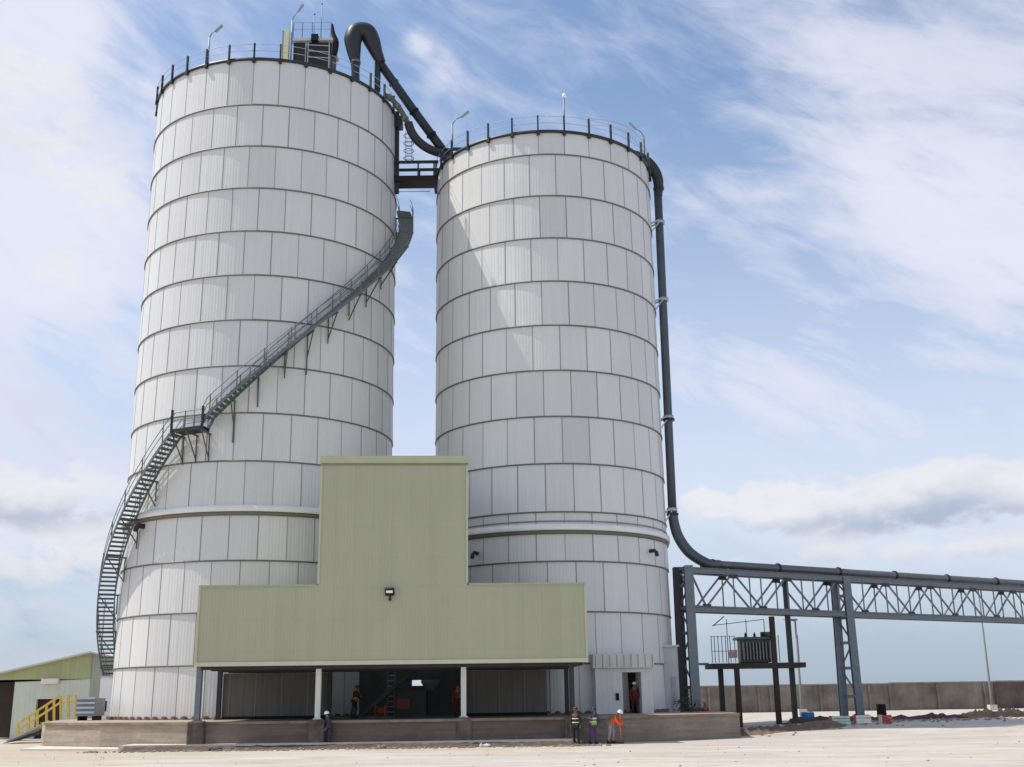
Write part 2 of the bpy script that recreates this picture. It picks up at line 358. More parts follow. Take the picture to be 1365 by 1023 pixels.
# ------------------------------------------------------------------ silos
BZ = 1.3
LSX, LSY, LR = -17.003, 75.893, 8.68
RSX, RSY, RR = 2.462, 76.48, 7.758
def silo(cx, cy, R, ztop, N, ph0, ph1, label, beltz, dz):
    root = thing('silo', (cx, cy, BZ), label, 'silo')
    bm = bmesh.new(); uvl = bm.loops.layers.uv.new('UVMap'); tl = bm.faces.layers.float.new('tone')
    SUB = 3; zs = [BZ]; k = 1
    while BZ+dz+3*k < ztop-.9: zs.append(BZ+dz+3*k); k += 1
    zs.append(ztop)
    K = N*SUB; seams = MB()
    for r, (za, zb) in enumerate(zip(zs, zs[1:])):
        ph = ph0 if (len(zs)-2-r) % 2 == 0 else ph1
        tones = [random.gauss(0, .026) + (random.choice((-.07, .05)) if random.random() < .05 else 0) for _ in range(N)]; rt = random.gauss(0, .01)
        def P(i, rad, z):
            a = R_(ph + 360*i/K); return Vector((cx+rad*math.sin(a), cy-rad*math.cos(a), z))
        for i in range(K):
            vs = [bm.verts.new(P(i, R+.035, za)), bm.verts.new(P(i+1, R+.035, za)), bm.verts.new(P(i+1, R-.005, zb)), bm.verts.new(P(i, R-.005, zb))]
            f = bm.faces.new(vs); f.smooth = False; f[tl] = tones[i//SUB]+rt
            for l, (ii, z) in zip(f.loops, ((i, za), (i+1, za), (i+1, zb), (i, zb))):
                l[uvl].uv = (R_(ph+360*ii/K)*R, z)
        for j in range(N):
            a = R_(ph+360*j/N); u = Vector((math.sin(a), -math.cos(a), 0))
            wdt = random.choice((.035, .05, .06))
            seams.bar(Vector((cx, cy, za+.05))+u*(R+.035), Vector((cx, cy, zb-.05))+u*(R-.003), wdt, .02, up=u)
    me = bpy.data.meshes.new('cladding'); bmesh.ops.recalc_face_normals(bm, faces=bm.faces[:]); bm.to_mesh(me); bm.free(); me.materials.append(SILO)
    me.transform(Matrix.Translation(root.location).inverted())
    o = bpy.data.objects.new('cladding', me); COL.objects.link(o); o.parent = root
    q = seams.build('panel_seams', SEAM, root); q.parent = o
    for z in zs[1:-1]:
        MB().lathe([(R-.02, z+.045), (R+.065, z+.04), (R+.07, z-.03), (R+.02, z-.045)], cx, cy, 120).build('ring_flashing', FLASH, root)
    MB().lathe([(R-.1, ztop-.12), (R+.12, ztop-.12), (R+.12, ztop+.06), (R-.1, ztop+.06)], cx, cy, 120).build('top_rim', DARK, root)
    MB().lathe([(R, ztop), (.1, ztop+.9)], cx, cy, 96).build('roof', GALV, root)
    # broad white belt
    MB().lathe([(R-.02, beltz+.42), (R+.20, beltz+.36), (R+.24, beltz+.06), (R+.22, beltz), (R+.02, beltz)], cx, cy, 120).build('belt', WFLASH, root)
    MB().lathe([(R+.0, beltz), (R+.14, beltz-.004), (R+.13, beltz-.22), (R, beltz-.24)], cx, cy, 120).build('belt_bracket_ring', FLASH, root)
    bb = MB(); nb = 84*4; lo = []; hi = []; ti = []
    for j in range(nb):
        a = R_(360*j/nb+1.3); u = Vector((math.sin(a), -math.cos(a), 0)); c_ = Vector((cx, cy, BZ)); up_ = (j//2) % 2
        rr = R+(.22 if up_ else .09); hh = .19 if up_ else .06
        lo.append(bb.bm.verts.new(c_+u*rr)); hi.append(bb.bm.verts.new(c_+u*rr+Vector((0, 0, hh)))); ti.append(bb.bm.verts.new(c_+u*(R+.02)+Vector((0, 0, hh))))
    for j in range(nb):
        q_ = (j+1) % nb; bb.bm.faces.new((lo[j], lo[q_], hi[q_], hi[j])); bb.bm.faces.new((hi[j], hi[q_], ti[q_], ti[j]))
    bb.build('anchor_ring', mat('anchor_brown', (.16, .12, .09), .8, 0, .5, 3), root)
    # roof railing
    for j in range(N):
        a = R_(ph0+360*j/N + (0 if N == 32 else 0)); u = Vector((math.sin(a), -math.cos(a), 0)); p = Vector((cx, cy, 0))+u*(R+.12)
        mm = MB(); mm.box(-.05, .05, -.07, .07, -.32, 1.12, Matrix.Translation(p+Vector((0, 0, ztop))) @ Matrix.Rotation(a, 4, 'Z'))
        mm.box(-.11, .11, -.09, .09, -.30, -.06, Matrix.Translation(p+Vector((0, 0, ztop))) @ Matrix.Rotation(a, 4, 'Z'))
        mm.build('railing_post', DARK, root)
    for h in (1.06, .56):
        MB().tube([(cx+(R+.12)*math.sin(R_(t)), cy-(R+.12)*math.cos(R_(t)), ztop+h) for t in range(0, 364, 4)], .018, 6).build('guard_rail', RAIL, root)
    return root
SL = silo(LSX, LSY, LR, 43.72, 32, 0.3, 5.3, 'taller left silo clad in white panels with a spiral staircase round it', 13.22, 0)
SR = silo(RSX, RSY, RR, 38.88, 28, 9.3, 4.6, 'shorter right silo clad in white panels with a doorway at its foot', 12.05, -.13)
# thin intermediate line on the right silo belt
MB().lathe([(RR+.02, 12.62), (RR+.07, 12.64), (RR+.07, 12.58), (RR+.02, 12.56)], RSX, RSY, 120).build('belt_trim', SEAM, SR)
# stub vents on the lower courses
def on(cx, cy, R, deg, z): a = R_(deg); return Vector((cx+R*math.sin(a), cy-R*math.cos(a), z))
def hit(px, py, cx, cy, R):
    d = ray(px, py); a = d.x**2+d.y**2; b = 2*(-cx*d.x-cy*d.y); c = cx*cx+cy*cy-R*R
    t = (-b-math.sqrt(max(0, b*b-4*a*c)))/(2*a); return CAM+d*t
def stub(px, py, S, parent, r=.2):
    cx, cy, R = S; p = hit(px, py, cx, cy, R); u = (p-Vector((cx, cy, p.z))).normalized()
    mm = MB(); mm.tube([p, p+u*.35, p+u*.5-Vector((0, 0, .12)), p+u*.55-Vector((0, 0, .35))], r, 10, cap=True)
    mm.build('vent_stub', RUST if parent is SL else DARK, parent)
stub(192, 702, (LSX, LSY, LR), SL, .16); stub(637, 738, (RSX, RSY, RR), SR, .12); stub(866, 735, (RSX, RSY, RR), SR, .12)
# doorway box on the right silo
DR = Matrix.Translation((6.1, 68.3, BZ)) @ Matrix.Rotation(R_(6), 4, 'Z')
x0, x1 = -1.55, 1.55
mm = MB(); mm.box(-1.48, .10, 0, 3.2, .0, 2.55, DR); mm.box(1.22, 1.9, 0.0, 3.2, .0, 2.55, DR); mm.box(.10, 1.22, .0, 3.2, 2.32, 2.55, DR); mm.box(.1, 1.22, 2.0, 3.2, 0, 2.31, DR)
mm.build('door_surround', mat('porch_panel', (.66, .67, .65), .55, 0, .15, 1, streak=.2), SR)
mm = MB(); mm.box(-1.62, 1.98, -.22, 3.0, 2.56, 3.36, DR); mm.build('door_canopy', mat('porch_canopy', (.60, .61, .57), .55, 0, .15, 1, streak=.35), SR)
mm = MB()
for i in range(9): mm.box(-1.5+i*.42, -1.46+i*.42, -.235, -.222, 2.6, 3.3, DR)
mm.build('canopy_ribs', SEAM, SR)
mm = MB(); mm.box(.11, 1.21, 1.6, 1.99, .01, 2.30, DR); mm.build('dark_doorway', BLACK, SR)
mm = MB(); mm.box(-.32, -.14, -.1, -.005, .75, 1.15, DR); mm.build('switch_box', BLACK, SR)
# cabinet against the right silo's far side
t = thing('equipment_kiosk', (atx(898, 930, 73), 73, BZ), 'narrow grey kiosk squeezed between right silo and first bridge tower', 'kiosk')
xa, xb = atx(886, 930, 73), atx(905, 930, 73)
MB().box(xa, xb, 72.6, 74.4, BZ, 5.2).build('wall', mat('kiosk_grey', (.45, .46, .46), .6, streak=.2), t)
MB().box(xa-.1, xb+.1, 72.5, 74.5, 5.2, 5.32).build('roof', GALV, t)
MB().box(xa+.4, xb-.2, 72.56, 72.6, BZ+.1, BZ+2.1).build('door', mat('kiosk_door', (.34, .36, .36), .6), t)
# ------------------------------------------------------------------ spiral staircase
def stz(a):
    if a > -9: return 18.75 + (a+9)*.1615
    if a > -21: return 18.2 + (a+9)*.01
    return 18.1 + (a+21)*.197
Ri, Ro = LR+.28, LR+1.28
A0, A1 = -106, 108
st = thing('spiral_staircase', (LSX, LSY-Ro, stz(0)), 'dark steel staircase winding round the left silo with a landing halfway', 'staircase')
def LP(a, r, dz=0): return on(LSX, LSY, r, a, stz(a)+dz)
angs = [A0+i*2 for i in range(int((A1-A0)/2)+1)]
for rr_, nm in ((Ri, 'stringer'), (Ro, 'stringer')):
    mm = MB()
    for a, b in zip(angs, angs[1:]): mm.bar(LP(a, rr_, -.03), LP(b+.15, rr_, -.03), .06, .17)
    mm.build(nm, TEALST, st)
treads = []; z = stz(A0)+.12; a = A0
while a < A1:
    if -21.5 < a < -8.5: a = -8.5
    treads.append(a)
    rise = .25; slope = .197 if a < -21 else .1615; a += rise/slope
treads.sort()
def tread_mb(mm, a, i):
    zt = stz(a)+.06; w_ = 1.55
    Mx = Matrix.Translation((LSX, LSY, zt)) @ Matrix.Rotation(R_(a), 4, 'Z')
    mm.box(-.14, .14, -(Ro-.04), -(Ri+.04), -.022, .022, Mx); mm.box(-.14, -.12, -(Ro-.04), -(Ri+.04), -.08, -.022, Mx)
stuffm = MB(); nt = 0
for i, a in enumerate(treads):
    if i < 96:
        mm = MB(); tread_mb(mm, a, i); mm.build('tread', TEALST, st)
    else: tread_mb(stuffm, a, i)
tag(stuffm.build('tread', TEALST, st), kind='stuff')
mm = MB()
for a in range(-21, -11, 3):
    mm.quad(LP(a, Ri-.1, .05), LP(a+3, Ri-.1, .05), LP(a+3, Ro+.12, .05), LP(a, Ro+.12, .05)); mm.quad(LP(a, Ri-.1, -.08), LP(a+3, Ri-.1, -.08), LP(a+3, Ro+.12, -.08), LP(a, Ro+.12, -.08)); mm.quad(LP(a, Ro+.12, -.08), LP(a+3, Ro+.12, -.08), LP(a+3, Ro+.12, .05), LP(a, Ro+.12, .05))
mm.build('landing', DARK, st)
for rr_ in (Ri, Ro):
    for h in (1.08, .62):
        MB().tube([LP(a, rr_, h) for a in angs], .024, 6).build('handrail', TEALST, st)
    for a in range(A0, A1, 9):
        MB().bar(LP(a, rr_, -.1), LP(a, rr_, 1.12), .06).build('baluster', TEALST, st)
for a in (-21, -9.2):
    MB().bar(LP(a, Ro+.08, -.15), LP(a, Ro+.08, 1.25), .13).build('landing_post', DARK, st)
for a in list(range(-100, -30, 11)) + [-21, -15, -9.5, 0, 9, 19, 28, 37, 47, 57, 68, 80, 92, 104]:
    mm = MB(); zz = stz(a)-.2; L = 1.7 if a in (-21, -15, -9.5) else random.choice((1.2, 1.4, 1.8))
    if a in (0, 28): L = 2.6
    mm.bar(on(LSX, LSY, LR+.12, a, zz), on(LSX, LSY, LR+.12, a, zz-L), .065)
    mm.bar(on(LSX, LSY, Ro, a, zz), on(LSX, LSY, LR+.1, a, zz-1.5), .06); mm.bar(on(LSX, LSY, LR, a, zz), on(LSX, LSY, Ro+.05, a, zz), .09)
    mm.build('bracket', mat('bracket_grey', (.08, .09, .09), .5), st)
# ------------------------------------------------------------------ hall on stilts
HA = Vector((-15.95, 58.0, 0)); HB = Vector((3.62, 59.2, 0)); hx = (HB-HA).normalized(); HROT = math.atan2(hx.y, hx.x); HW = (HB-HA).length
hall = thing('loading_hall', HA, 'olive green clad hall raised on columns in front of both silos', 'building')
HM = Matrix.Translation(HA) @ Matrix.Rotation(HROT, 4, 'Z')
U0, U1 = 5.93, 13.53
Z0, Z1, Z2 = 4.03, 7.88, 14.62
def hb(mb, *a): return mb.box(*a, M=HM)
m1 = MB()                                # one hollow T-shaped cladding shell
m1.bm.free(); m1.bm = bmesh.new()
for b in ((0, HW, 0, .18, Z0, Z1), (0, .18, .18, 8.3, Z0, Z1), (HW-.18, HW, .18, 8.3, Z0, Z1), (.18, HW-.18, .18, 8.3, Z1-.15, Z1)): hb(m1, *b)
m1.build('lower_cladding', HALL, hall)
m1 = MB()
for b in ((U0, U1, -.004, .18, Z1+.002, Z2), (U0, U0+.18, .18, 8.6, Z1+.002, Z2), (U1-.18, U1, .18, 8.6, Z1+.002, Z2), (U0+.18, U1-.18, .18, 8.6, Z2-.12, Z2-.001), (U0+.18, U1-.18, 8.42, 8.6, Z1+.002, Z2-.12)): hb(m1, *b)
m1.build('tower_cladding', HALL, hall)
m1 = MB(); hb(m1, U0-.08, U1+.10, -.10, -.006, Z2-.36, Z2+.02); hb(m1, U0-.08, U1+.1, -.0, 8.6, Z2+.0, Z2+.05); m1.build('roof_flashing', mat('roof_trim_olive', (.46, .47, .29), .5), hall)
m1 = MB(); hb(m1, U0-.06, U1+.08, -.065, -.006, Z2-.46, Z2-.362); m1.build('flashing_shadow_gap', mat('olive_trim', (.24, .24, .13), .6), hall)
m1 = MB(); hb(m1, -.05, U0-.1, -.05, 8.3, Z1+.001, Z1+.10); m1.build('eave_flashing', mat('olive_flash', (.40, .40, .26), .5), hall)
m1 = MB(); hb(m1, U1+.11, HW+.05, -.05, 8.3, Z1+.001, Z1+.10); m1.build('eave_flashing', MAT['olive_flash'], hall)
m1 = MB(); hb(m1, -.06, HW+.06, -.07, -.004, Z0-.06, Z0+.14); hb(m1, -.06, -.004, -.004, 8.3, Z0-.06, Z0+.14); hb(m1, HW+.004, HW+.06, -.004, 8.3, Z0-.06, Z0+.14); m1.build('drip_flashing', CREAM, hall)
for u in (-.055, HW-.055):
    m1 = MB(); hb(m1, u, u+.11, -.045, -.004, Z0+.145, Z1-.005); m1.build('corner_trim', mat('olive_corner', (.50, .50, .33), .5), hall)
for u in (U0-.05, U1-.06):
    m1 = MB(); hb(m1, u, u+.11, -.045, -.006, Z1+.11, Z2-.47); m1.build('corner_trim', MAT['olive_corner'], hall)
# floor slab soffit and beams
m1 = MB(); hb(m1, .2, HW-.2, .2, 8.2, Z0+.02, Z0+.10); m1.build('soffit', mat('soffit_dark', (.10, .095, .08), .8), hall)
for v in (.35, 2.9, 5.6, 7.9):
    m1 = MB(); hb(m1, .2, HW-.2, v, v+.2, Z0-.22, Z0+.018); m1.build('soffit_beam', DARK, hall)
def post(u, v, w_, z0, m_):
    m1 = MB(); a = HM @ Vector((u, v, z0)); b = HM @ Vector((u, v, Z0-.065)); m1.ibeam(a, b, w_, w_, .04)
    o = m1.build('column', m_, hall)
    mp = MB(); hb(mp, u-w_*.8, u+w_*.8, v-w_*.8, v+w_*.8, z0, z0+.05); mp.sub('base_plate', m_, o, hall)
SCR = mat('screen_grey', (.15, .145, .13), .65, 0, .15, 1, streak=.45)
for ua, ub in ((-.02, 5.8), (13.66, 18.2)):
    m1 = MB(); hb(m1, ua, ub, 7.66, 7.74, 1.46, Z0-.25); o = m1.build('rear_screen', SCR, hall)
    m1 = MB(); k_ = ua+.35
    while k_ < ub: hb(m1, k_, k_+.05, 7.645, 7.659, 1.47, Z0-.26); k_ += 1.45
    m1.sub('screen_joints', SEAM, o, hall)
    m1 = MB(); hb(m1, ua, ub, 7.8, 7.9, 1.3, 1.48); m1.build('gap_shade_strip', BLACK, hall)  # black strip stands in for the shade in the gap below the screen
POSTL = mat('post_light', (.62, .64, .58), .5)
for u, m_ in ((.12, STEEL), (6.05, POSTL), (13.35, POSTL), (18.85, DARK)): post(u, .55, .26, 1.36, m_)
for u, m_ in ((-.15, DARK), (5.95, DARK), (13.5, DARK), (19.3, DARK)): post(u, 7.4, .24, 1.3, m_)
for u, lab in ((.12, 'leftmost square concrete pier under the hall, standing in sunlight'), (6.05, 'dark concrete pier under the light column left of the opening'), (13.35, 'concrete pier under the light column right of the opening'), (18.85, 'rightmost concrete pier under the hall behind the workers')):
    m1 = MB(); z1 = 1.355
    M4 = HM @ Matrix.Translation((u, .55, 0)); m1.box(-.40, .40, -.36, .36, -.1, z1, M4); o = m1.build('concrete_pier', CONC2, bevel=.05); tag(o, lab, 'pier', 'concrete piers carrying the front of the hall')
# lamp on the hall
lp = HM @ Vector((9.6, -.02, 7.55))
fl = thing('floodlight', lp, 'small black floodlight on the middle of the green hall wall', 'floodlight')
m1 = MB(); m1.box(-.05, .05, -.3, .03, -.42, -.34, Matrix.Translation(lp)); m1.box(-.04, .04, -.06, -.0, -.4, .0, Matrix.Translation(lp)); m1.build('bracket', BLACK, fl)
Mt = Matrix.Translation(lp+Vector((0, -.28, .0))) @ Matrix.Rotation(R_(38), 4, 'X')
m1 = MB(); m1.box(-.24, .24, -.09, .12, -.2, .2, Mt); m1.build('housing', BLACK, fl, bevel=.03)
m1 = MB(); m1.box(-.17, .17, -.105, -.092, .0, .14, Mt); m1.build('lens', mat('lamp_glass', (.9, .92, .92), .2), fl)
# ------------------------------------------------------------------ behind the opening (between the silos)
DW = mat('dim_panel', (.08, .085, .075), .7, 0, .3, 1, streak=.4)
t = thing('back_partition', (-6, 71.5, BZ), 'ribbed grey partition wall closing the gap between the silos', 'wall')
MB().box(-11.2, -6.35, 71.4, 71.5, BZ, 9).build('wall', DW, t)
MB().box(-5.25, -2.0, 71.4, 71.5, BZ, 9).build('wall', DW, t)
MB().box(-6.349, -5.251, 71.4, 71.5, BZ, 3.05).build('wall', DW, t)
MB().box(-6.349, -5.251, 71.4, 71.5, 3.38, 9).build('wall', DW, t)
t = thing('steel_stair', (-7.6, 68, BZ), 'dark inclined steel stair rising to the right in the opening', 'stair')
for dy in (0, .9):
    MB().bar((-9.0, 67.6+dy, 1.35), (-5.9, 67.6+dy, 3.9), .08, .25).build('stringer', DARK, t)
for i in range(11):
    MB().box(-8.95+i*.29, -8.7+i*.29, 67.65, 68.45, 1.5+i*.235, 1.54+i*.235).build('tread', DARK, t)
MB().tube([(-9.0, 67.6, 2.3), (-5.9, 67.6, 4.8)], .025, 6).build('handrail', DARK, t)
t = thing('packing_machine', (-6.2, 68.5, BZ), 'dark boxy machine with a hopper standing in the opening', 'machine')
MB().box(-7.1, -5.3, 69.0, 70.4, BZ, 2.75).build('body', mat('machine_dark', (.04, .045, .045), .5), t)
MB().lathe([(.25, 2.75), (.55, 3.2), (.55, 3.35)], -5.1, 69.6, 16).build('hopper', STEEL, t)
MB().box(-7.0, -6.2, 68.8, 68.99, 1.7, 2.3).build('control_panel', mat('machine_red', (.25, .05, .03), .5), t)
t = thing('cable_reel', (-7.7, 66.6, BZ), 'small rust red reel on the plinth in the opening', 'reel')
mm = MB(); Mr = Matrix.Translation((-7.7, 66.6, BZ+.35)); mm.tube([(-7.95, 66.6, 1.65), (-7.45, 66.6, 1.65)], .18, 14); mm.build('drum', mat('reel_red', (.35, .08, .03), .6), t)
for dx in (-.28, .25):
    MB().tube([(-7.7+dx, 66.6, 1.65), (-7.67+dx, 66.6, 1.65)], .35, 18).build('flange', mat('reel_orange', (.45, .13, .04), .6), t)
t = thing('wall_ladder', (-7.45, 69.8, BZ), 'pale blue rung ladder standing at the back of the opening', 'ladder')
for dx in (-.22, .22): MB().bar((-7.45+dx, 69.8, BZ), (-7.45+dx, 69.8, 4.6), .05).build('rail', STEEL, t)
for i in range(10): MB().bar((-7.67, 69.8, 1.55+i*.3), (-7.23, 69.8, 1.55+i*.3), .05).build('rung', mat('rung_blue', (.30, .42, .55), .5), t)
# ------------------------------------------------------------------ ducts between silo tops
def P(px, py, Y): return at(px, py, Y)
def catmull(pts, n=8):
    P_ = [vec(p) for p in pts]; P_ = [P_[0]*2-P_[1]] + P_ + [P_[-1]*2-P_[-2]]; out = []
    for i in range(1, len(P_)-2):
        for k in range(n):
            t_ = k/n; a, b, c, d = P_[i-1:i+3]
            out.append(.5*((2*b)+(c-a)*t_+(2*a-5*b+4*c-d)*t_*t_+(3*b-a-3*c+d)*t_**3))
    out.append(P_[-2]); return out
def interp(vals, n=8):
    out = []
    for a, b in zip(vals, vals[1:]): out += [a+(b-a)*k/n for k in range(n)]
    return out+[vals[-1]]
u = 1/20.2                                # metres per photo pixel at about 75 m
duct = thing('gooseneck_duct', P(474, 110, 73.2), 'black gooseneck duct rising from the left silo roof and sloping down to the right silo', 'duct')
gp = [P(474, 118, 73.2), P(473.8, 96, 73.2), P(473.5, 84, 73.2), P(471.5, 68, 73.2), P(470.5, 54, 73.2), P(474, 44.5, 73.3), P(482, 42, 73.4), P(490, 44.5, 73.5), P(496, 56, 73.6), P(502, 71, 73.7), P(508, 84, 73.8)]
gr = [v*u for v in (6.0, 6.0, 7.0, 10.5, 13.2, 13.6, 13.2, 13.4, 12.6, 9.2, 7)]
gp_old = [P(474, 118, 73.2), P(473.5, 92, 73.2), P(473.5, 76, 73.2), P(472, 60, 73.2), P(474, 47, 73.3), P(482, 42.5, 73.4), P(491, 47, 73.5), P(496, 58, 73.6), P(501, 72, 73.7), P(508, 86, 73.8)]
MB().tube(catmull(gp), interp(gr), 18).build('hood', DARK, duct)
MB().tube([P(506, 84, 73.8), P(545, 139, 74.3), P(584, 192, 74.8), P(592, 203, 75)], 6.6*u, 16).build('pipe', DARK, duct)
MB().tube([P(503.5, 78, 73.7), P(503, 122, 73.7)], 4.5*u, 12).build('support_leg', DARK, duct)
for q in ((474, 82),):
    MB().tube([P(q[0], q[1], 73.2), P(q[0], q[1]+3, 73.2)], 7.6*u, 16).build('flange', FLASH, duct)
for q in ((525, 111), (552, 149), (575, 180)):
    a = P(q[0], q[1], 74.2); d = (P(584, 192, 74.8)-P(506, 84, 73.8)).normalized(); MB().tube([a-d*.06, a+d*.06], 7.8*u, 16).build('flange', BLACK, duct)
d2 = thing('curved_pipe', P(545, 165, 73.2), 'black curved pipe hanging below the sloping duct between the silo tops', 'pipe')
MB().tube(catmull([P(544, 164, 73.2), P(549, 177, 73.4), P(558, 189, 73.7), P(572, 199, 74.2), P(592, 206, 74.8)]), 6.4*u, 16).build('bend', DARK, d2)
MB().tube(catmull([P(512, 127, 73), P(520, 131, 73), P(530, 141, 73), P(537, 152, 73.1), P(544, 165, 73.2)]), 3.8*u, 12).build('flexible_hose', mat('hose_green', (.10, .12, .07), .7), d2)
for q in ((519, 130), (530, 142), (540, 158)):
    a = P(*q, 73.05); MB().tube([a-Vector((.09, 0, -.1)), a+Vector((.09, 0, -.1))], 5*u, 12).build('clamp', FLASH, d2)
jb = thing('pipe_junction', P(596, 205, 74.5), 'dark flanged junction where two pipes meet at the rim of the right silo', 'pipe junction')
MB().tube([P(588, 201, 74.9), P(598, 208, 74.9)], 8*u, 16).build('flange', BLACK, jb)
MB().tube([P(592, 203, 74.6), P(593, 214, 74.6)], 4.4*u, 12).build('elbow', DARK, jb)
MB().tube([P(594, 199, 74.6), P(616, 199, 74.6)], 2.6*u, 10).build('branch', DARK, jb)
# caged ladder
lad = thing('caged_ladder', P(545, 216, 74.6), 'thin caged ladder above the bridge between the silo tops', 'ladder')
for dx in (-.22, .22):
    MB().bar(P(545, 217, 74.6)+Vector((dx, 0, 0)), P(545, 176, 74.6)+Vector((dx, 0, 0)), .04).build('rail', STEEL, lad)
for i in range(4):
    c = P(545, 182+i*10, 74.6); MB().tube([c+Vector((.36*math.cos(k*math.pi/8), -.36*math.sin(k*math.pi/8)-.05, 0)) for k in range(17)], .028, 6).build('hoop', STEEL, lad)
for i in range(7):
    c = P(545, 179+i*5.6, 74.6); MB().bar(c-Vector((.22, 0, 0)), c+Vector((.22, 0, 0)), .03).build('rung', STEEL, lad)
# footbridge between the silos
fb = thing('footbridge', P(555, 242, 75.6), 'short dark steel footbridge joining the two silos near their tops', 'footbridge')
zf = P(555, 242, 75.6).z; xa, xb = -8.45, -5.15
MB().box(xa, xb, 75.0, 76.3, zf-.24, zf+.18).build('deck', mat('deck_dark_red', (.016, .009, .009), .7), fb)
for yy in (75.02, 76.28):
    MB().bar((xa, yy, zf+1.25), (xb, yy, zf+1.25), .13, .2).build('top_rail', DARK, fb)
    for xx in (xa+.2, xa+1.85, xb-.3): MB().bar((xx, yy, zf+.18), (xx, yy, zf+1.2), .11).build('rail_post', DARK, fb)
MB().bar((xb-.25, 75.0, zf-.24), (xb-.15, 75.2, zf-1.2), .14).build('strut', DARK, fb)
MB().tube([(xa, 75.3, zf-.95), (xb-.6, 75.3, zf-.95)], .025, 6).build('conduit', STEEL, fb)
# vertical riser on left silo edge near bridge
rs = thing('edge_column', P(529, 215, 75.2), 'black upright box column at the right edge of the left silo top', 'column')
MB().bar(P(529, 258, 75.3), P(529.5, 150, 75.3), .3, .3).build('shaft', DARK, rs)
MB().box(P(529, 160, 75.3).x-.35, P(529, 160, 75.3).x+.45, 74.9, 75.6, P(529, 172, 75.3).z, P(529, 158, 75.3).z).build('head_box', DARK, rs)
# ------------------------------------------------------------------ filter house on left silo
rt = thing('filter_platform', P(415, 85, 73.5), 'dark louvred filter unit with a railed deck on top of the left silo', 'filter unit')
zb_ = 43.9
def X(px): return atx(px, 70, 73.5)
def Zp(py, px=415): return at(px, py, 73.5).z
MB().box(X(391), X(441), 73.5, 76.0, zb_, Zp(56)).build('body', mat('louvre_dark', (.035, .03, .03), .7), rt)
for i in range(7):
    zz = zb_+ .5 + i*.42
    MB().box(X(392), X(425), 73.38, 73.49, zz, zz+.10).build('louvre', mat('louvre_brown', (.10, .065, .05), .6), rt)
MB().box(X(389), X(444), 73.2, 76.2, Zp(57), Zp(54)).build('deck', mat('deck_pale', (.5, .52, .5), .6), rt)
MB().bar((X(383), 73.3, zb_), (X(383), 73.3, Zp(42)), .42, .3).build('yellow_column', mat('pale_yellow', (.72, .66, .38), .6), rt)
MB().bar((X(376), 73.6, zb_), (X(376), 73.6, Zp(40)), .1).build('side_post', mat('olive_post', (.3, .3, .14), .6), rt)
for px in (391, 403, 416, 428, 441): MB().bar((X(px), 73.25, Zp(54)), (X(px), 73.25, Zp(33)), .05).build('rail_post', STEEL, rt)
for py in (33, 42): MB().bar((X(391), 73.25, Zp(py)), (X(441), 73.25, Zp(py)), .04).build('rail', RAIL, rt)
mm = MB(); mm.tube(catmull([(X(441), 73.6, Zp(32)), (X(443), 73.6, Zp(44)), (X(447), 73.6, Zp(56)), (X(446), 73.6, Zp(70)), (X(441), 73.6, Zp(76))]), [v*.05 for v in interp([2, 3, 4.4, 4, 3])], 12); mm.build('side_duct', BLACK, rt)
mm = MB(); mm.bar((X(420), 73.3, Zp(50)), (X(420), 73.3, Zp(58)), .5); mm.build('motor', BLACK, rt)
for py in (64, 72, 80): MB().bar((X(409), 73.1, Zp(py)), (X(441), 73.1, Zp(py+2)), .06).build('front_rail', GALV, rt)
for px in (409, 412, 440): MB().bar((X(px), 73.1, zb_), (X(px), 73.1, Zp(61)), .07).build('front_post', GALV, rt)
def mast(px, y0, y1, Y, lab, r=.03):
    a, b = P(px, y0, Y), P(px, y1, Y); b.x = a.x; b.y = a.y
    t = thing('mast', a, lab, 'mast', 'thin rods on the filter unit'); MB().tube([a, b], r, 6).build('rod', STEEL, t)
    MB().tube([b, b+Vector((0, 0, .12))], r*2, 6).build('tip', STEEL, t)
mast(418, 54, 20, 74, 'left one of two thin rods rising behind the filter unit'); mast(427.5, 54, 6, 74, 'taller right one of two thin rods rising behind the filter unit')
def lamp(px, y0, y1, hx_, hy_, Y, lab):
    a = P(px, y0, Y); b = P(px, y1, Y); b.x = a.x; b.y = a.y; c = P(hx_, hy_, Y)
    t = thing('roof_lamp', a, lab, 'lamp post', 'lamp posts along the silo rims')
    MB().tube([a, b], .055, 8).build('pole', STEEL, t)
    MB().tube([b, b.lerp(c, .35)+Vector((0, 0, .18)), c], .035, 8).build('arm', STEEL, t)
    d = (c-b).normalized(); mm = MB(); mm.bar(c-d*.1, c+d*.55, .22, .1); mm.build('lamp_head', mat('lamp_head_grey', (.30, .33, .34), .5), t)
lamp(277, 86, 50, 289, 41, 68.5, 'lamp post on the left silo rim, left of the filter unit')
lamp(387.5, 80, 27, 399, 14, 73.2, 'lamp post beside the pale yellow column of the filter unit')
lamp(603, 205, 166, 617, 155, 72, 'lamp post on the left rim of the right silo beside the pipes')
lamp(859.5, 206, 183, 846, 171, 73.0, 'lamp post at the right rim of the right silo beside the big pipe')
a = P(752, 176, 69); t = thing('lightning_mast', a, 'tall thin mast with a pale bulb at the middle of the right silo rim', 'mast')
b = P(752, 131, 69); MB().tube([a, b], .045, 8).build('pole', STEEL, t)
MB().lathe([(.01, b.z), (.12, b.z+.08), (.14, b.z+.2), (.08, b.z+.34), (.01, b.z+.38)], b.x, b.y, 12).build('bulb', mat('bulb_white', (.85, .87, .9), .3), t)
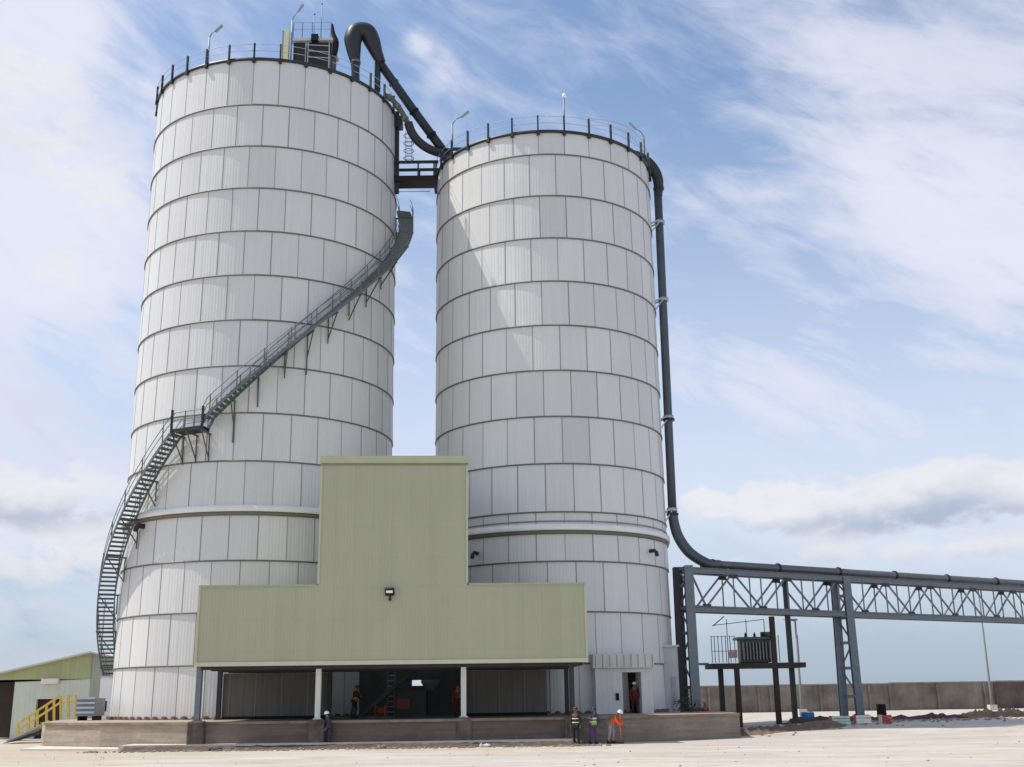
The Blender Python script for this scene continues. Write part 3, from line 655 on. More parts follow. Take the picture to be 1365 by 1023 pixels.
# hoop rail behind the right silo top
hr = thing('arched_rail', P(820, 176, 76), 'thin pale arched railing above the right part of the right silo roof', 'railing')
MB().tube(catmull([P(784, 158, 72), P(815, 162, 74), P(840, 172, 75), P(858, 190, 75)]), .02, 6).build('top_rail', RAIL, hr)
MB().tube(catmull([P(784, 166, 72), P(815, 170, 74), P(840, 182, 75), P(858, 202, 75)]), .02, 6).build('mid_rail', RAIL, hr)
# ------------------------------------------------------------------ trestle bridge, towers and transport pipe
TA = Vector((11.35, 74.0, 0)); TD = Vector((1, .612, 0)).normalized(); TN = Vector((-TD.y, TD.x, 0))
ZB, ZT = 7.62, 10.12
BW = 1.1
L = 62.0
br = thing('pipe_bridge', TA+Vector((0, 0, ZB)), 'blue grey steel lattice bridge carrying the pipe away to the right', 'bridge')
def TP(s, n, z): return TA+TD*s+TN*n+Vector((0, 0, z))
for n in (0, BW):
    MB().ibeam(TP(-.2, n, ZB), TP(L, n, ZB), .26, .34, .04).build('bottom_chord', STEEL, br)
    MB().ibeam(TP(-.2, n, ZT), TP(L, n, ZT), .26, .34, .04).build('top_chord', STEEL, br)
pan = 4.9; bn = [1.25+pan*k for k in range(13)]; tn = [-.05]+[3.7+pan*k for k in range(12)]
for n in (0, BW):
    for k, b_ in enumerate(bn[:-1]):
        MB().bar(TP(tn[k]+.12, n, ZT-.15), TP(b_, n, ZB+.15), .10, .10).build('diagonal', STEEL, br)
        MB().bar(TP(b_, n, ZB+.15), TP(tn[k+1]-.12, n, ZT-.15), .10, .10).build('diagonal', STEEL, br)
        if k: MB().bar(TP(b_, n, ZB), TP(b_, n, ZT), .085).build('vertical', STEEL, br)
        MB().bar(TP(tn[k+1], n, ZB), TP(tn[k+1], n, ZT), .085).build('vertical', STEEL, br)
        MB().bar(TP(b_-.36, n-.06, ZB+.24), TP(b_+.36, n-.06, ZB+.24), .03, .20).build('gusset_plate', DARK, br)
        MB().bar(TP(tn[k+1]-.34, n-.06, ZT-.28), TP(tn[k+1]+.34, n-.06, ZT-.28), .03, .30).build('gusset_plate', DARK, br)
for b_, t_ in zip(bn, tn[1:]):
    MB().bar(TP(b_, 0, ZB), TP(b_, BW, ZB), .12).build('cross_beam', STEEL, br)
    MB().bar(TP(t_, 0, ZT), TP(t_, BW, ZT), .12).build('cross_beam', STEEL, br)
    MB().bar(TP(b_, 0, ZT+.05), TP(t_, BW, ZT+.05), .07).build('plan_brace', STEEL, br)
MB().box(0, L, .2, BW-.2, -.03, .03, Matrix.Translation(TP(0, 0, ZB+.22)) @ Matrix.Rotation(math.atan2(TD.y, TD.x), 4, 'Z')).build('walkway', mat('walkway_grate', (.30, .30, .28), .7), br)
def tower(s, w_, lab, spread=.12, zt=None, m_=STEEL, mb_=STEEL):
    b = TP(s, BW/2, 0); zg = gz(b.x, b.y) if b.x > 13 else BZ
    t = thing('bridge_tower', TP(s, BW/2, zg), lab, 'steel tower', 'steel towers carrying the pipe bridge'); zt = zt or ZT-.18
    legs = []
    for n, sg, m2 in ((0, -1, m_), (BW, 1, mb_)):
        lo = TP(s, n+sg*spread, zg+.2); hi = TP(s, n, zt); legs.append((lo, hi))
        MB().ibeam(lo, hi, w_, w_, .07).build('leg', m2, t)
        MB().bar(lo-Vector((0, 0, .25)), lo+Vector((0, 0, .0)), .9, .9).build('footing', CONC2, t)
    def q_(k, f): return legs[k][0].lerp(legs[k][1], f)
    fs = (.14, .34, .52, .70, .86, .985)
    for f0 in fs: MB().bar(q_(0, f0), q_(1, f0), .20).build('cross_bar', m_, t)
    for i_, (f0, f1) in enumerate(zip(fs, fs[1:])): MB().bar(q_(i_ % 2, f0), q_(1-i_ % 2, f1), .09).build('brace', m_, t)
    return t
tower(-.12, .56, 'steel tower at the near end of the bridge beside the right silo', .05, ZT+.25, STEEL, DARK)
tower(14.35, .5, 'steel tower under the middle of the visible bridge, right of the raised platform', .18, ZT+.15)
tower(42, .55, 'far steel tower under the bridge at the right edge of the photo')
# big pipe: silo top -> down -> elbow -> along the bridge
pp = thing('transport_pipe', Vector((10.75, 75.4, 12)), 'big grey pipe bending off the right silo top and running along the bridge', 'pipe')
PX, PY = 10.72, 75.6
q0 = P(832, 204, 73.5)
zt_ = P(880, 250, 75.6).z
MB().tube(catmull([P(838, 203, 74.6), P(852, 208, 75.0), P(864, 217, 75.4), P(873, 229, 75.6), P(877.5, 243, 75.6), P(877.3, 262, 75.6)]), interp([.22, .30, .38, .40, .38, .30]), 16).build('top_elbow', DARK, pp)
a = P(877, 258, 75.6); b = P(896.5, 686, 75.6)
MB().tube([a, a.lerp(b, .25), a.lerp(b, .5), a.lerp(b, .75), b], .29, 18).build('riser', PIPE, pp)
s0 = 1.9; e0 = TP(s0+.3, .7, ZT+.55)
MB().tube(catmull([b+Vector((0, 0, .3)), b, b.lerp(e0, .25)+Vector((-.28, 0, -.55)), b.lerp(e0, .62)+Vector((-.35, 0, -.5)), e0, e0+TD*1.0]), interp([.30, .33, .35, .36, .34, .31]), 18).build('lower_elbow', PIPE, pp)
MB().tube([e0+TD*.5, TP(L, .7, ZT+.55)], .25, 18).build('bridge_run', mat('pipe_light_grey', (.16, .17, .175), .4, .4, .2, 1.2, streak=.15), pp)
for s in [2.6+k*5.9 for k in range(10)]:
    MB().tube([TP(s-.06, .7, ZT+.55), TP(s+.06, .7, ZT+.55)], .34, 18).build('flange', DARK, pp)
for s in [3.9+k*3.95 for k in range(14)]:
    MB().bar(TP(s, .7, ZT+.1), TP(s, .7, ZT+.3), .5, .12).build('saddle', STEEL, pp)
for py, px in ((252, 878), (686, 896.5), (560, 891.5)):
    c = P(px, py, 75.6); MB().tube([c-Vector((0, 0, .08)), c+Vector((0, 0, .08))], .40, 18).build('flange', DARK, pp)
for py, px in ((297, 879.5), (400, 884.5), (557, 891), (680, 896)):
    c = P(px, py, 75.6); e = Vector((RSX, RSY, c.z)) + (Vector((c.x, c.y, 0))-Vector((RSX, RSY, 0))).normalized()*(RR)
    mm = MB(); mm.bar(c+Vector((0, -.3, .1)), Vector((e.x, e.y-.3, c.z-.15)), .1); mm.bar(c+Vector((0, .3, .1)), Vector((e.x, e.y+.3, c.z-.15)), .1); mm.bar(c+Vector((0, -.3, 0)), Vector((e.x-.1, e.y-.3, c.z-.9)), .08)
    mm.build('bracket', GALV, pp)
    mm = MB(); mm.tube([c-Vector((0, 0, .12)), c+Vector((0, 0, .12))], .36, 16); mm.build('clamp', GALV, pp)
MB().tube([TP(2, 1.2, ZT+.42), TP(L, 1.2, ZT+.42)], .10, 10).build('small_line', RUST, pp)
# ------------------------------------------------------------------ raised equipment platform
D = 78.0
pf = thing('raised_platform', Vector((atx(1010, 960, D), D, gz(16, D))), 'rusty dark steel platform on four legs below the bridge', 'platform')
zpl = P(1010, 887, D).z; xl, xr = atx(948, 887, D-1.0), atx(1071, 887, D-.5)
MB().box(xl, xr, D-1.2, D+1.6, zpl-.20, zpl+.12).build('deck', mat('deck_rust', (.05, .035, .03), .8, 0, .4, 3), pf)
MB().bar((atx(930, 886, D), D, zpl+.12), (xl, D, zpl+.12), .15).build('access_beam', STEEL, pf)
for px, m_, tp in ((964, DARK, 887), (986, RUST, 887), (1038, RUST, 822), (1060, RUST, 775)):
    yb = D-1.0 if px in (986, 1038) else D+1.3
    x_ = atx(px, 955, yb); a = Vector((x_, yb, gz(x_, yb)-.1)); zt = P(px, tp, yb).z
    MB().ibeam(a, Vector((x_, yb, zt)), .32, .32, .05).build('leg', m_ if px != 1060 else DARK, pf)
for px in (950, 954, 959, 964, 969, 975, 981, 1040, 1066):
    y_ = D-1.1; x_ = atx(px, 887, y_); MB().bar((x_, y_, zpl+.16), (x_, y_, zpl+1.9), .05).build('rail_post', STEEL, pf)
for h in (.9, 1.85): MB().bar((atx(950, 887, D-1.1), D-1.1, zpl+h), (atx(981, 887, D-1.1), D-1.1, zpl+h), .05).build('rail', GALV, pf)
MB().tube([P(950, 835, D-1.1), P(965, 822, D-1.1)], .04, 6).build('rail', STEEL, pf)
tr = thing('transformer', Vector((atx(1005, 880, D), D+.1, zpl+.16)), 'dark green finned transformer standing on the raised platform', 'transformer')
TG = mat('transformer_green', (.10, .115, .095), .55, .1, .3, 3)
xa, xb = atx(982, 880, D), atx(1031, 880, D); zt = P(1005, 851, D).z
MB().box(xa+.25, xb-.2, D-.35, D+.8, zpl+.17, zt-.1).build('tank', TG, tr, bevel=.03)
for i in range(9):
    x_ = xa+.35+i*(xb-xa-.75)/8; MB().box(x_, x_+.07, D-.75, D-.37, zpl+.35, zt-.3).build('cooling_fin', mat('fin_grey', (.21, .23, .215), .5, .2), tr)
MB().box(xa, xb, D-.6, D+1.0, zt-.1, zt+.06).build('lid', TG, tr)
for i in range(3):
    x_ = xa+.7+i*.6; MB().lathe([(.02, zt+.05), (.13, zt+.08), (.06, zt+.16), (.11, zt+.22), (.05, zt+.3), (.01, zt+.42)], x_, D, 12).build('bushing', BLACK, tr)
MB().tube([(xb-.7, D+.2, zt+.25), (xb-.05, D+.2, zt+.25)], .17, 12).build('oil_conservator', TG, tr)
MB().box(xa-.5, xa-.02, D-.5, D+.1, zpl+.5, zpl+1.0).build('junction_box', mat('junction_pink', (.55, .36, .30), .6), tr)
# electric frame behind
ef = thing('busbar_frame', P(1005, 825, D+3), 'thin wire frame rising behind the transformer', 'frame')
for px in (968, 994, 1018): 
    q = P(px, 826, D+3); MB().bar((q.x, q.y, zpl+.1), q, .05).build('upright', STEEL, ef)
MB().bar(P(950, 834, D+3), P(1018, 826, D+3), .05).build('top_bar', STEEL, ef)
# ------------------------------------------------------------------ far boundary wall, far lamps
WM = mat('old_block_wall', (.215, .19, .16), .9, 0, .8, .45, .03, 3, .2, .25)
WM2 = mat('old_block_wall_brown', (.13, .105, .09), .9, 0, .8, .6, .03, 3, .2, .25)
bw = thing('boundary_wall', (40, 119, .5), 'long weathered concrete boundary wall behind the bridge', 'wall')
wp = [(14, 116), (25.5, 118.0), (38, 119.6), (49.5, 121.5), (75, 125), (120, 131)]
hs = [3.05, 3.08, 3.15, 3.2, 3.2]
for i, (a, b) in enumerate(zip(wp, wp[1:])):
    d = (Vector((*b, 0))-Vector((*a, 0))).normalized()
    h = hs[i]; A = Vector((a[0], a[1], h/2+.1)); B = Vector((b[0], b[1], h/2+.1)); MB().bar(A, B-d*.02, .3, h-.2).build('panel', WM2 if i == 3 else WM, bw)
    MB().bar(A+Vector((0, 0, h/2-.07)), B-d*.02+Vector((0, 0, h/2-.07)), .42, .13).build('coping', mat('wall_coping', (.30, .27, .23), .9, 0, .4, 1, streak=.3), bw)
    L_ = (B-A).length; k = 0
    while k*5.2 < L_:
        q = A+d*k*5.2; MB().bar(Vector((q.x, q.y-.2, .3)), Vector((q.x, q.y-.2, h-.1)), .35, .2).build('pilaster', WM2 if i == 3 else WM, bw); k += 1
def street_lamp(px, y0, y1, Y, lab, arm=.9):
    a = P(px, y0, Y); b = P(px, y1, Y); b.x = a.x; b.y = a.y; a.z = gz(a.x, a.y)
    t = thing('lamp_post', a, lab, 'lamp post', 'lamp posts standing in the yard'); MB().tube([a, a+Vector((0, 0, 1.5)), b], [.16, .11, .07], 8).build('pole', mat('pole_pale', (.20, .20, .19), .6), t)
    MB().tube([b, b+Vector((-arm, 0, .15))], .05, 6).build('arm', STEEL, t)
    MB().box(-.45, .45, -.2, .2, -.1, .06, Matrix.Translation(b+Vector((-arm*.3, 0, .12)))).build('lamp_head', STEEL, t)
    MB().box(-.35, .35, -.35, .35, 0, .5, Matrix.Translation(a)).build('base', APR, t)
street_lamp(1323, 944, 772, 112, 'tall thin lamp post in front of the boundary wall at the right')
street_lamp(1069, 945, 828, 100, 'lamp post seen just right of the raised platform', 1.0)
a = P(129, 935, 92); b = P(127, 800, 92); t = thing('radio_mast', Vector((a.x, a.y, 0)), 'thin purple grey mast rising behind the shed', 'mast')
MB().tube([(a.x, a.y, 0), (a.x, a.y, b.z)], .07, 6).build('pole', mat('mast_purple', (.30, .25, .30), .6), t); MB().bar((a.x-.3, a.y, b.z-.4), (a.x+.3, a.y, b.z-.4), .05).build('cross_bar', STEEL, t)
# ------------------------------------------------------------------ shed at the left
Ys = 80.0
def SX(px, Y=Ys): return atx(px, 940, Y)
def SZ(py, px, Y=Ys): return at(px, py, Y).z
sh = thing('shed', (SX(60), Ys, 0), 'low pale green metal shed with a dark doorway left of the silos', 'shed')
xp = SX(118); xe = SX(172); xw = SX(-60); ze = SZ(879.5, 150)-.3; zp = SZ(871, 118); zw = zp-(xp-xw)*.215
zband = SZ(906, 60)
dl, dr_, dt = SX(48), SX(81), SZ(932, 64)
xl0 = SX(17)
SG = mat('shed_pale_green', (.60, .65, .55), .6, 0, .12, 1, streak=.2); SO = mat('shed_olive', (.40, .43, .22), .6, 0, .12, 1, streak=.2)
MB().box(xl0, dl, Ys, Ys+.15, 0, zband).build('front_wall', SG, sh)
MB().box(dr_, xp, Ys, Ys+.15, 0, zband).build('front_wall', SG, sh)
MB().box(dl, dr_, Ys, Ys+.15, dt, zband).build('front_wall', SG, sh)
MB().box(dl, dr_, Ys+.3, Ys+.4, 0, dt).build('doorway', mat('door_brown_dark', (.045, .03, .025), .8), sh)
mm = MB(); V = [(xw, zw), (xp, zp)]
fr = [(xw, Ys-.05, zband+.002), (xp, Ys-.05, zband+.002), (xp, Ys-.05, zp), (xw, Ys-.05, zw)]
mm.quad(*fr); mm.quad(*[(x, y+.1, z) for x, y, z in fr]); mm.quad(fr[0], fr[1], (xp, Ys+.05, zband+.002), (xw, Ys+.05, zband+.002)); mm.build('gable_cladding', SO, sh)
mm = MB(); ew = zp-(xe-xp)*.22
fr = [(xp+.004, Ys-.02, 0), (xe, Ys-.02, 0), (xe, Ys-.02, ew), (xp+.004, Ys-.02, zp)]
mm.quad(*fr); mm.quad(*[(x, y+.1, z) for x, y, z in fr]); mm.build('end_wall', mat('shed_grey_green', (.36, .39, .33), .6, 0, .12, 1, streak=.3), sh)
mm = MB(); 
for (xa, za, xb, zb2) in ((xw, zw, xp, zp), (xp, zp, xe, ew)):
    for dz in (0, .12): mm.quad((xa, Ys-.5, za+dz), (xb, Ys-.5, zb2+dz), (xb, Ys+22, zb2+dz), (xa, Ys+22, za+dz))
    mm.quad((xa, Ys-.5, za), (xb, Ys-.5, zb2), (xb, Ys-.5, zb2+.12), (xa, Ys-.5, za+.12))
mm.build('roof', mat('shed_roof', (.55, .57, .50), .5, 0, .1, 1), sh)
MB().box(xw, xl0-.05, Ys+4, Ys+4.2, 0, zband+.5).build('inner_wall', mat('bay_dark_brown', (.06, .045, .038), .9, 0, .4, 1), sh)
MB().box(xl0-.0, xl0+.25, Ys+.16, Ys+4, 0, zband).build('side_wall', SG, sh)
MB().box(SX(55), SX(77), Ys-.45, Ys-.02, SZ(912, 66), SZ(905, 66)).build('light_box', mat('light_box_pink', (.78, .70, .68), .5), sh)
# yellow stair to the door
ys = thing('yellow_stair', (SX(60), 77.5, 0), 'yellow railed steel stair in front of the shed doorway', 'stair')
YL = mat('safety_yellow', (.72, .52, .10), .55, 0, .25, 3)
def YP(px, py, Y=77.5): return at(px, py, Y)
for off in (0, 9):
    for dy in (0, -1.2):
        MB().bar(YP(22, 975-off, 77.5+dy), YP(80, 937-off, 77.5+dy), .12).build('rail', YL, ys)
    MB().bar(YP(80, 937-off, 77.5), YP(102, 936-off, 77.5), .08).build('rail', YL, ys)
for px, a_, b_ in ((24, 984, 965), (38, 984, 956), (50, 980, 948), (62, 975, 940), (72, 972, 934), (81, 970, 928), (91, 968, 927), (101, 968, 927)):
    MB().bar(YP(px, a_), YP(px, b_), .13).build('post', YL, ys)
MB().bar(YP(14, 990, 77), YP(66, 963, 77), .1, .3).build('stringer', YL, ys)
for i in range(8):
    q = YP(18+i*6.5, 987-i*3.3, 77.2); MB().box(q.x-.16, q.x+.16, 76.4, 77.6, q.z, q.z+.04).build('tread', GALV, ys)
rp = thing('steel_ramp', (YP(40, 985, 74).x, 74, 0), 'dark steel ramp sloping up to the left end of the plinth', 'ramp')
a, b = at(12, 988, 72), at(70, 970, 72)
mm = MB()
mm.quad((a.x, 71.2, .03), (b.x, 71.2, b.z), (b.x, 73.5, b.z+.1), (a.x, 73.5, .1)); mm.quad((a.x, 71.2, .0), (b.x, 71.2, b.z-.3), (b.x, 71.2, b.z), (a.x, 71.2, .03)); mm.build('deck', mat('ramp_dark', (.04, .05, .055), .6), rp)
MB().bar((a.x+.3, 71.1, .12), (b.x, 71.1, b.z+.1), .1).build('kerb', STEEL, rp)
t = thing('equipment_skid', (SX(117, 72), 72, BZ), 'slatted grey equipment box on the plinth beside the shed', 'equipment box')
xa, xb = atx(104, 950, 70), atx(130, 950, 70); z0_, z1_ = at(117, 958, 70).z, at(117, 931, 70).z
MB().box(xa, xb, 69.6, 71.2, BZ+.25, z1_).build('body', mat('skid_grey', (.22, .23, .26), .6), t)
for i in range(4): MB().box(xa+.05, xb-.05, 69.52, 69.59, BZ+.4+i*.27, BZ+.52+i*.27).build('slat', mat('slat_pale', (.50, .55, .62), .5), t)
for x_ in (xa+.1, xb-.2): MB().box(x_, x_+.12, 69.7, 71.0, BZ, BZ+.249).build('foot', BLACK, t)
t = thing('white_cabinet', (atx(141, 950, 73.5), 73.5, BZ), 'white metal cabinet with a small black window against the left silo', 'cabinet')
xa, xb = atx(130.5, 950, 73), atx(149, 950, 73); z1_ = at(140, 903, 73).z
MB().box(xa, xb, 73.0, 74.6, BZ, z1_).build('body', mat('cabinet_white', (.86, .82, .80), .5), t)
xc = atx(138.5, 950, 73); z_ = at(138, 942, 73).z
MB().box(xc-.13, xc+.13, 72.96, 72.995, z_-.3, z_+.32).build('window', BLACK, t)
MB().box(xa-.05, xb+.05, 72.9, 74.7, z1_+.001, z1_+.08).build('roof', GALV, t)
# ------------------------------------------------------------------ dirt bank, clutter
def mound(name, pts, w_, h, m_, label, seedv=1, n=40, kind='structure', fac=1.0):
    rnd = random.Random(seedv); pts = [Vector(p) for p in pts]; mm = MB(); rows = []
    seg = len(pts)-1; K = 9
    for i in range(n+1):
        t_ = i/n*seg; k = min(int(t_), seg-1); c = pts[k].lerp(pts[k+1], t_-k); env = min(1, i/4, (n-i)/4)
        hh = h*env*rnd.uniform(.45, 1.15); ww = w_*(.6+.4*env)
        row = []
        for j in range(K):
            s_ = j/(K-1)*2-1; x_, y_ = c.x+rnd.uniform(-.1, .1), c.y+s_*ww/2
            row.append(mm.bm.verts.new((x_, y_, gz(x_, y_)-.03+max(0, (1-s_*s_))*hh*rnd.uniform(.75, 1.2))))
        rows.append(row)
    for a, b in zip(rows, rows[1:]):
        for j in range(K-1):
            f = mm.bm.faces.new((a[j], b[j], b[j+1], a[j+1])); f.smooth = True
    o = mm.build(name, m_); tag(o, label, kind=kind); return o
mound('dirt_bank', [(17, 76.5, 0), (24, 79.5, 0), (33, 83, 0), (44, 88, 0), (60, 95, 0)], 2.6, .36, DIRT, 'long low bank of dark soil across the yard', 3, 90)
mound('dirt_bank', [(11.5, 67.5, 0), (15, 70, 0), (20, 72, 0)], 4.5, .35, mat('brown_rubble', (.17, .11, .08), .95, 0, .6, 2.5, .05, 5), 'brown spoil heap at the right end of the plinth', 5, 40)
mound('dirt_bank', [(30.5, 82, 0), (34, 83, 0), (38, 84.5, 0)], 2.0, .62, DIRT, 'small dark hump on the soil bank', 9, 30)
def clutter(name, px, py, Y, dims, col, label, cat, build=None, grp=None):
    p = at(px, py, Y); z = gz(p.x, p.y); t = thing(name, (p.x, p.y, z), label, cat, grp)
    return t, Vector((p.x, p.y, z))
t, p = clutter('water_drum', 1076, 952, 80, 0, 0, 'small blue drum lying right of the raised platform legs', 'drum')
MB().tube([p+Vector((-.42, 0, .30)), p+Vector((.42, 0, .30))], .28, 16).build('shell', mat('drum_blue', (.03, .16, .42), .4), t)
for dx in (-.2, .25): MB().tube([p+Vector((dx-.03, 0, .30)), p+Vector((dx+.03, 0, .30))], .298, 16).build('hoop', mat('drum_blue2', (.04, .2, .5), .4), t)

t, p = clutter('tar_drum', 1176, 958, 84, 0, 0, 'black drum standing on the soil bank right of the second tower', 'drum')
MB().lathe([(.01, p.z), (.33, p.z), (.33, p.z+.95), (.36, p.z+.98), (.01, p.z+.99)], p.x, p.y, 16).build('shell', BLACK, t)
MB().lathe([(.345, p.z+.3), (.36, p.z+.33), (.345, p.z+.36)], p.x, p.y, 16).build('hoop', BLACK, t)
MB().lathe([(.345, p.z+.6), (.36, p.z+.63), (.345, p.z+.66)], p.x, p.y, 16).build('hoop', BLACK, t)
for px, py, w1, c1, c2, lab in ((1120, 971, 1.1, (.50, .66, .56), (.6, .2, .2), 'pale green crate of pipe ends below the second tower'), (1150, 970, .9, (.75, .75, .7), (.6, .15, .12), 'white crate between the green crate and the red one'), (1181, 970, .6, (.45, .07, .05), (.7, .7, .65), 'small red crate at the right end of the crates')):
    Y = 72; t, p = clutter('crate', px, py, Y, 0, 0, lab, 'crate', grp='crates on the ground below the second tower')
    cm = mat('crate_'+str(px), c1, .7, 0, .3, 4); cm2 = mat('cratetrim_'+str(px), c2, .7)
    for z_ in (.05, .22, .39):
        for dy in (-.35, .35): MB().box(p.x-w1/2, p.x+w1/2, p.y+dy-.02, p.y+dy+.02, p.z+z_-.05+.02, p.z+z_+.09).build('slat', cm, t)
    for dx in (-w1/2+.03, w1/2-.03): MB().box(p.x+dx-.03, p.x+dx+.03, p.y-.33, p.y+.33, p.z, p.z+.5).build('end_board', cm2, t)
    MB().box(p.x-w1/2+.07, p.x+w1/2-.07, p.y-.32, p.y+.32, p.z+.03, p.z+.3).build('base', cm, t)
# loose rubble as stuff
mm = MB(); rnd = random.Random(11)
def stone(x, y, r, z=None):
    z = gz(x, y) if z is None else z
    M4 = Matrix.Translation((x, y, z+r*.3)) @ Matrix.Rotation(rnd.uniform(0, 6), 4, 'Z') @ Matrix.Diagonal((r*rnd.uniform(.7, 1.6), r*rnd.uniform(.7, 1.4), r*rnd.uniform(.4, .8), 1))
    bmesh.ops.create_icosphere(mm.bm, subdivisions=1, radius=1, matrix=M4)
for i in range(330):
    stone(rnd.uniform(-21, 4.5), 56.4+abs(rnd.gauss(0, .55)), rnd.uniform(.03, .10))
for i in range(420):
    t_ = rnd.random(); stone(12+t_*22+rnd.gauss(0, 1), 68+t_*12+rnd.gauss(0, 1.6), rnd.uniform(.03, .11))
for i in range(160): stone(rnd.uniform(-30, 30), rnd.uniform(30, 56), rnd.uniform(.015, .04))
for v in mm.bm.verts: v.co += Vector((rnd.uniform(-.01, .01), rnd.uniform(-.01, .01), rnd.uniform(-.01, .01)))
tag(mm.build('rubble', mat('rubble_mix', (.27, .21, .16), .95, 0, .7, 1.2)), 'loose stones and debris scattered on the ground', kind='stuff')
# larger lumps by the piers
for px, py, lab in ((286, 1004, 'dark lump of rubble right of the leftmost pier'), (648, 1000, 'pale lump of rubble right of the third pier'), (512, 1001, 'reddish lump of rubble midway along the hall front')):
    p = at(px, py, 57.0); rnd = random.Random(px); mm = MB()
    for k in range(5): bmesh.ops.create_icosphere(mm.bm, subdivisions=1, radius=1, matrix=Matrix.Translation((p.x+rnd.uniform(-.25, .25), p.y+rnd.uniform(-.1, .1), .05+rnd.uniform(0, .05))) @ Matrix.Diagonal((rnd.uniform(.1, .2), .12, rnd.uniform(.06, .14), 1)))
    tag(mm.build('rubble_lump', mat('lump_'+str(px), {286: (.06, .05, .05), 648: (.6, .52, .48), 512: (.28, .16, .12)}[px], .9)), lab, 'rubble')
# bush beside the first tower
rnd = random.Random(4); bush = thing('shrub', (atx(914, 940, 71), 71, BZ), 'small dark green shrub at the foot of the first bridge tower', 'shrub')
mm = MB(); c0 = Vector((atx(914, 940, 71), 71, BZ))
for i in range(420):
    d = Vector((rnd.gauss(0, .38), rnd.gauss(0, .3), abs(rnd.gauss(.4, .28)))); r = rnd.uniform(.04, .09); n_ = Vector((rnd.gauss(0, 1), rnd.gauss(0, 1), rnd.gauss(0, 1))).normalized(); x_ = n_.orthogonal().normalized()*r; y_ = n_.cross(x_).normalized()*r
    c = c0+d; mm.quad(c-x_, c-y_*.5, c+x_, c+y_*.5)
mm.build('foliage', mat('shrub_leaf', (.03, .07, .03), .7), bush)
for k in range(3): MB().tube([c0, c0+Vector((rnd.gauss(0, .2), rnd.gauss(0, .1), .6))], .02, 5).build('stem', RUST, bush)
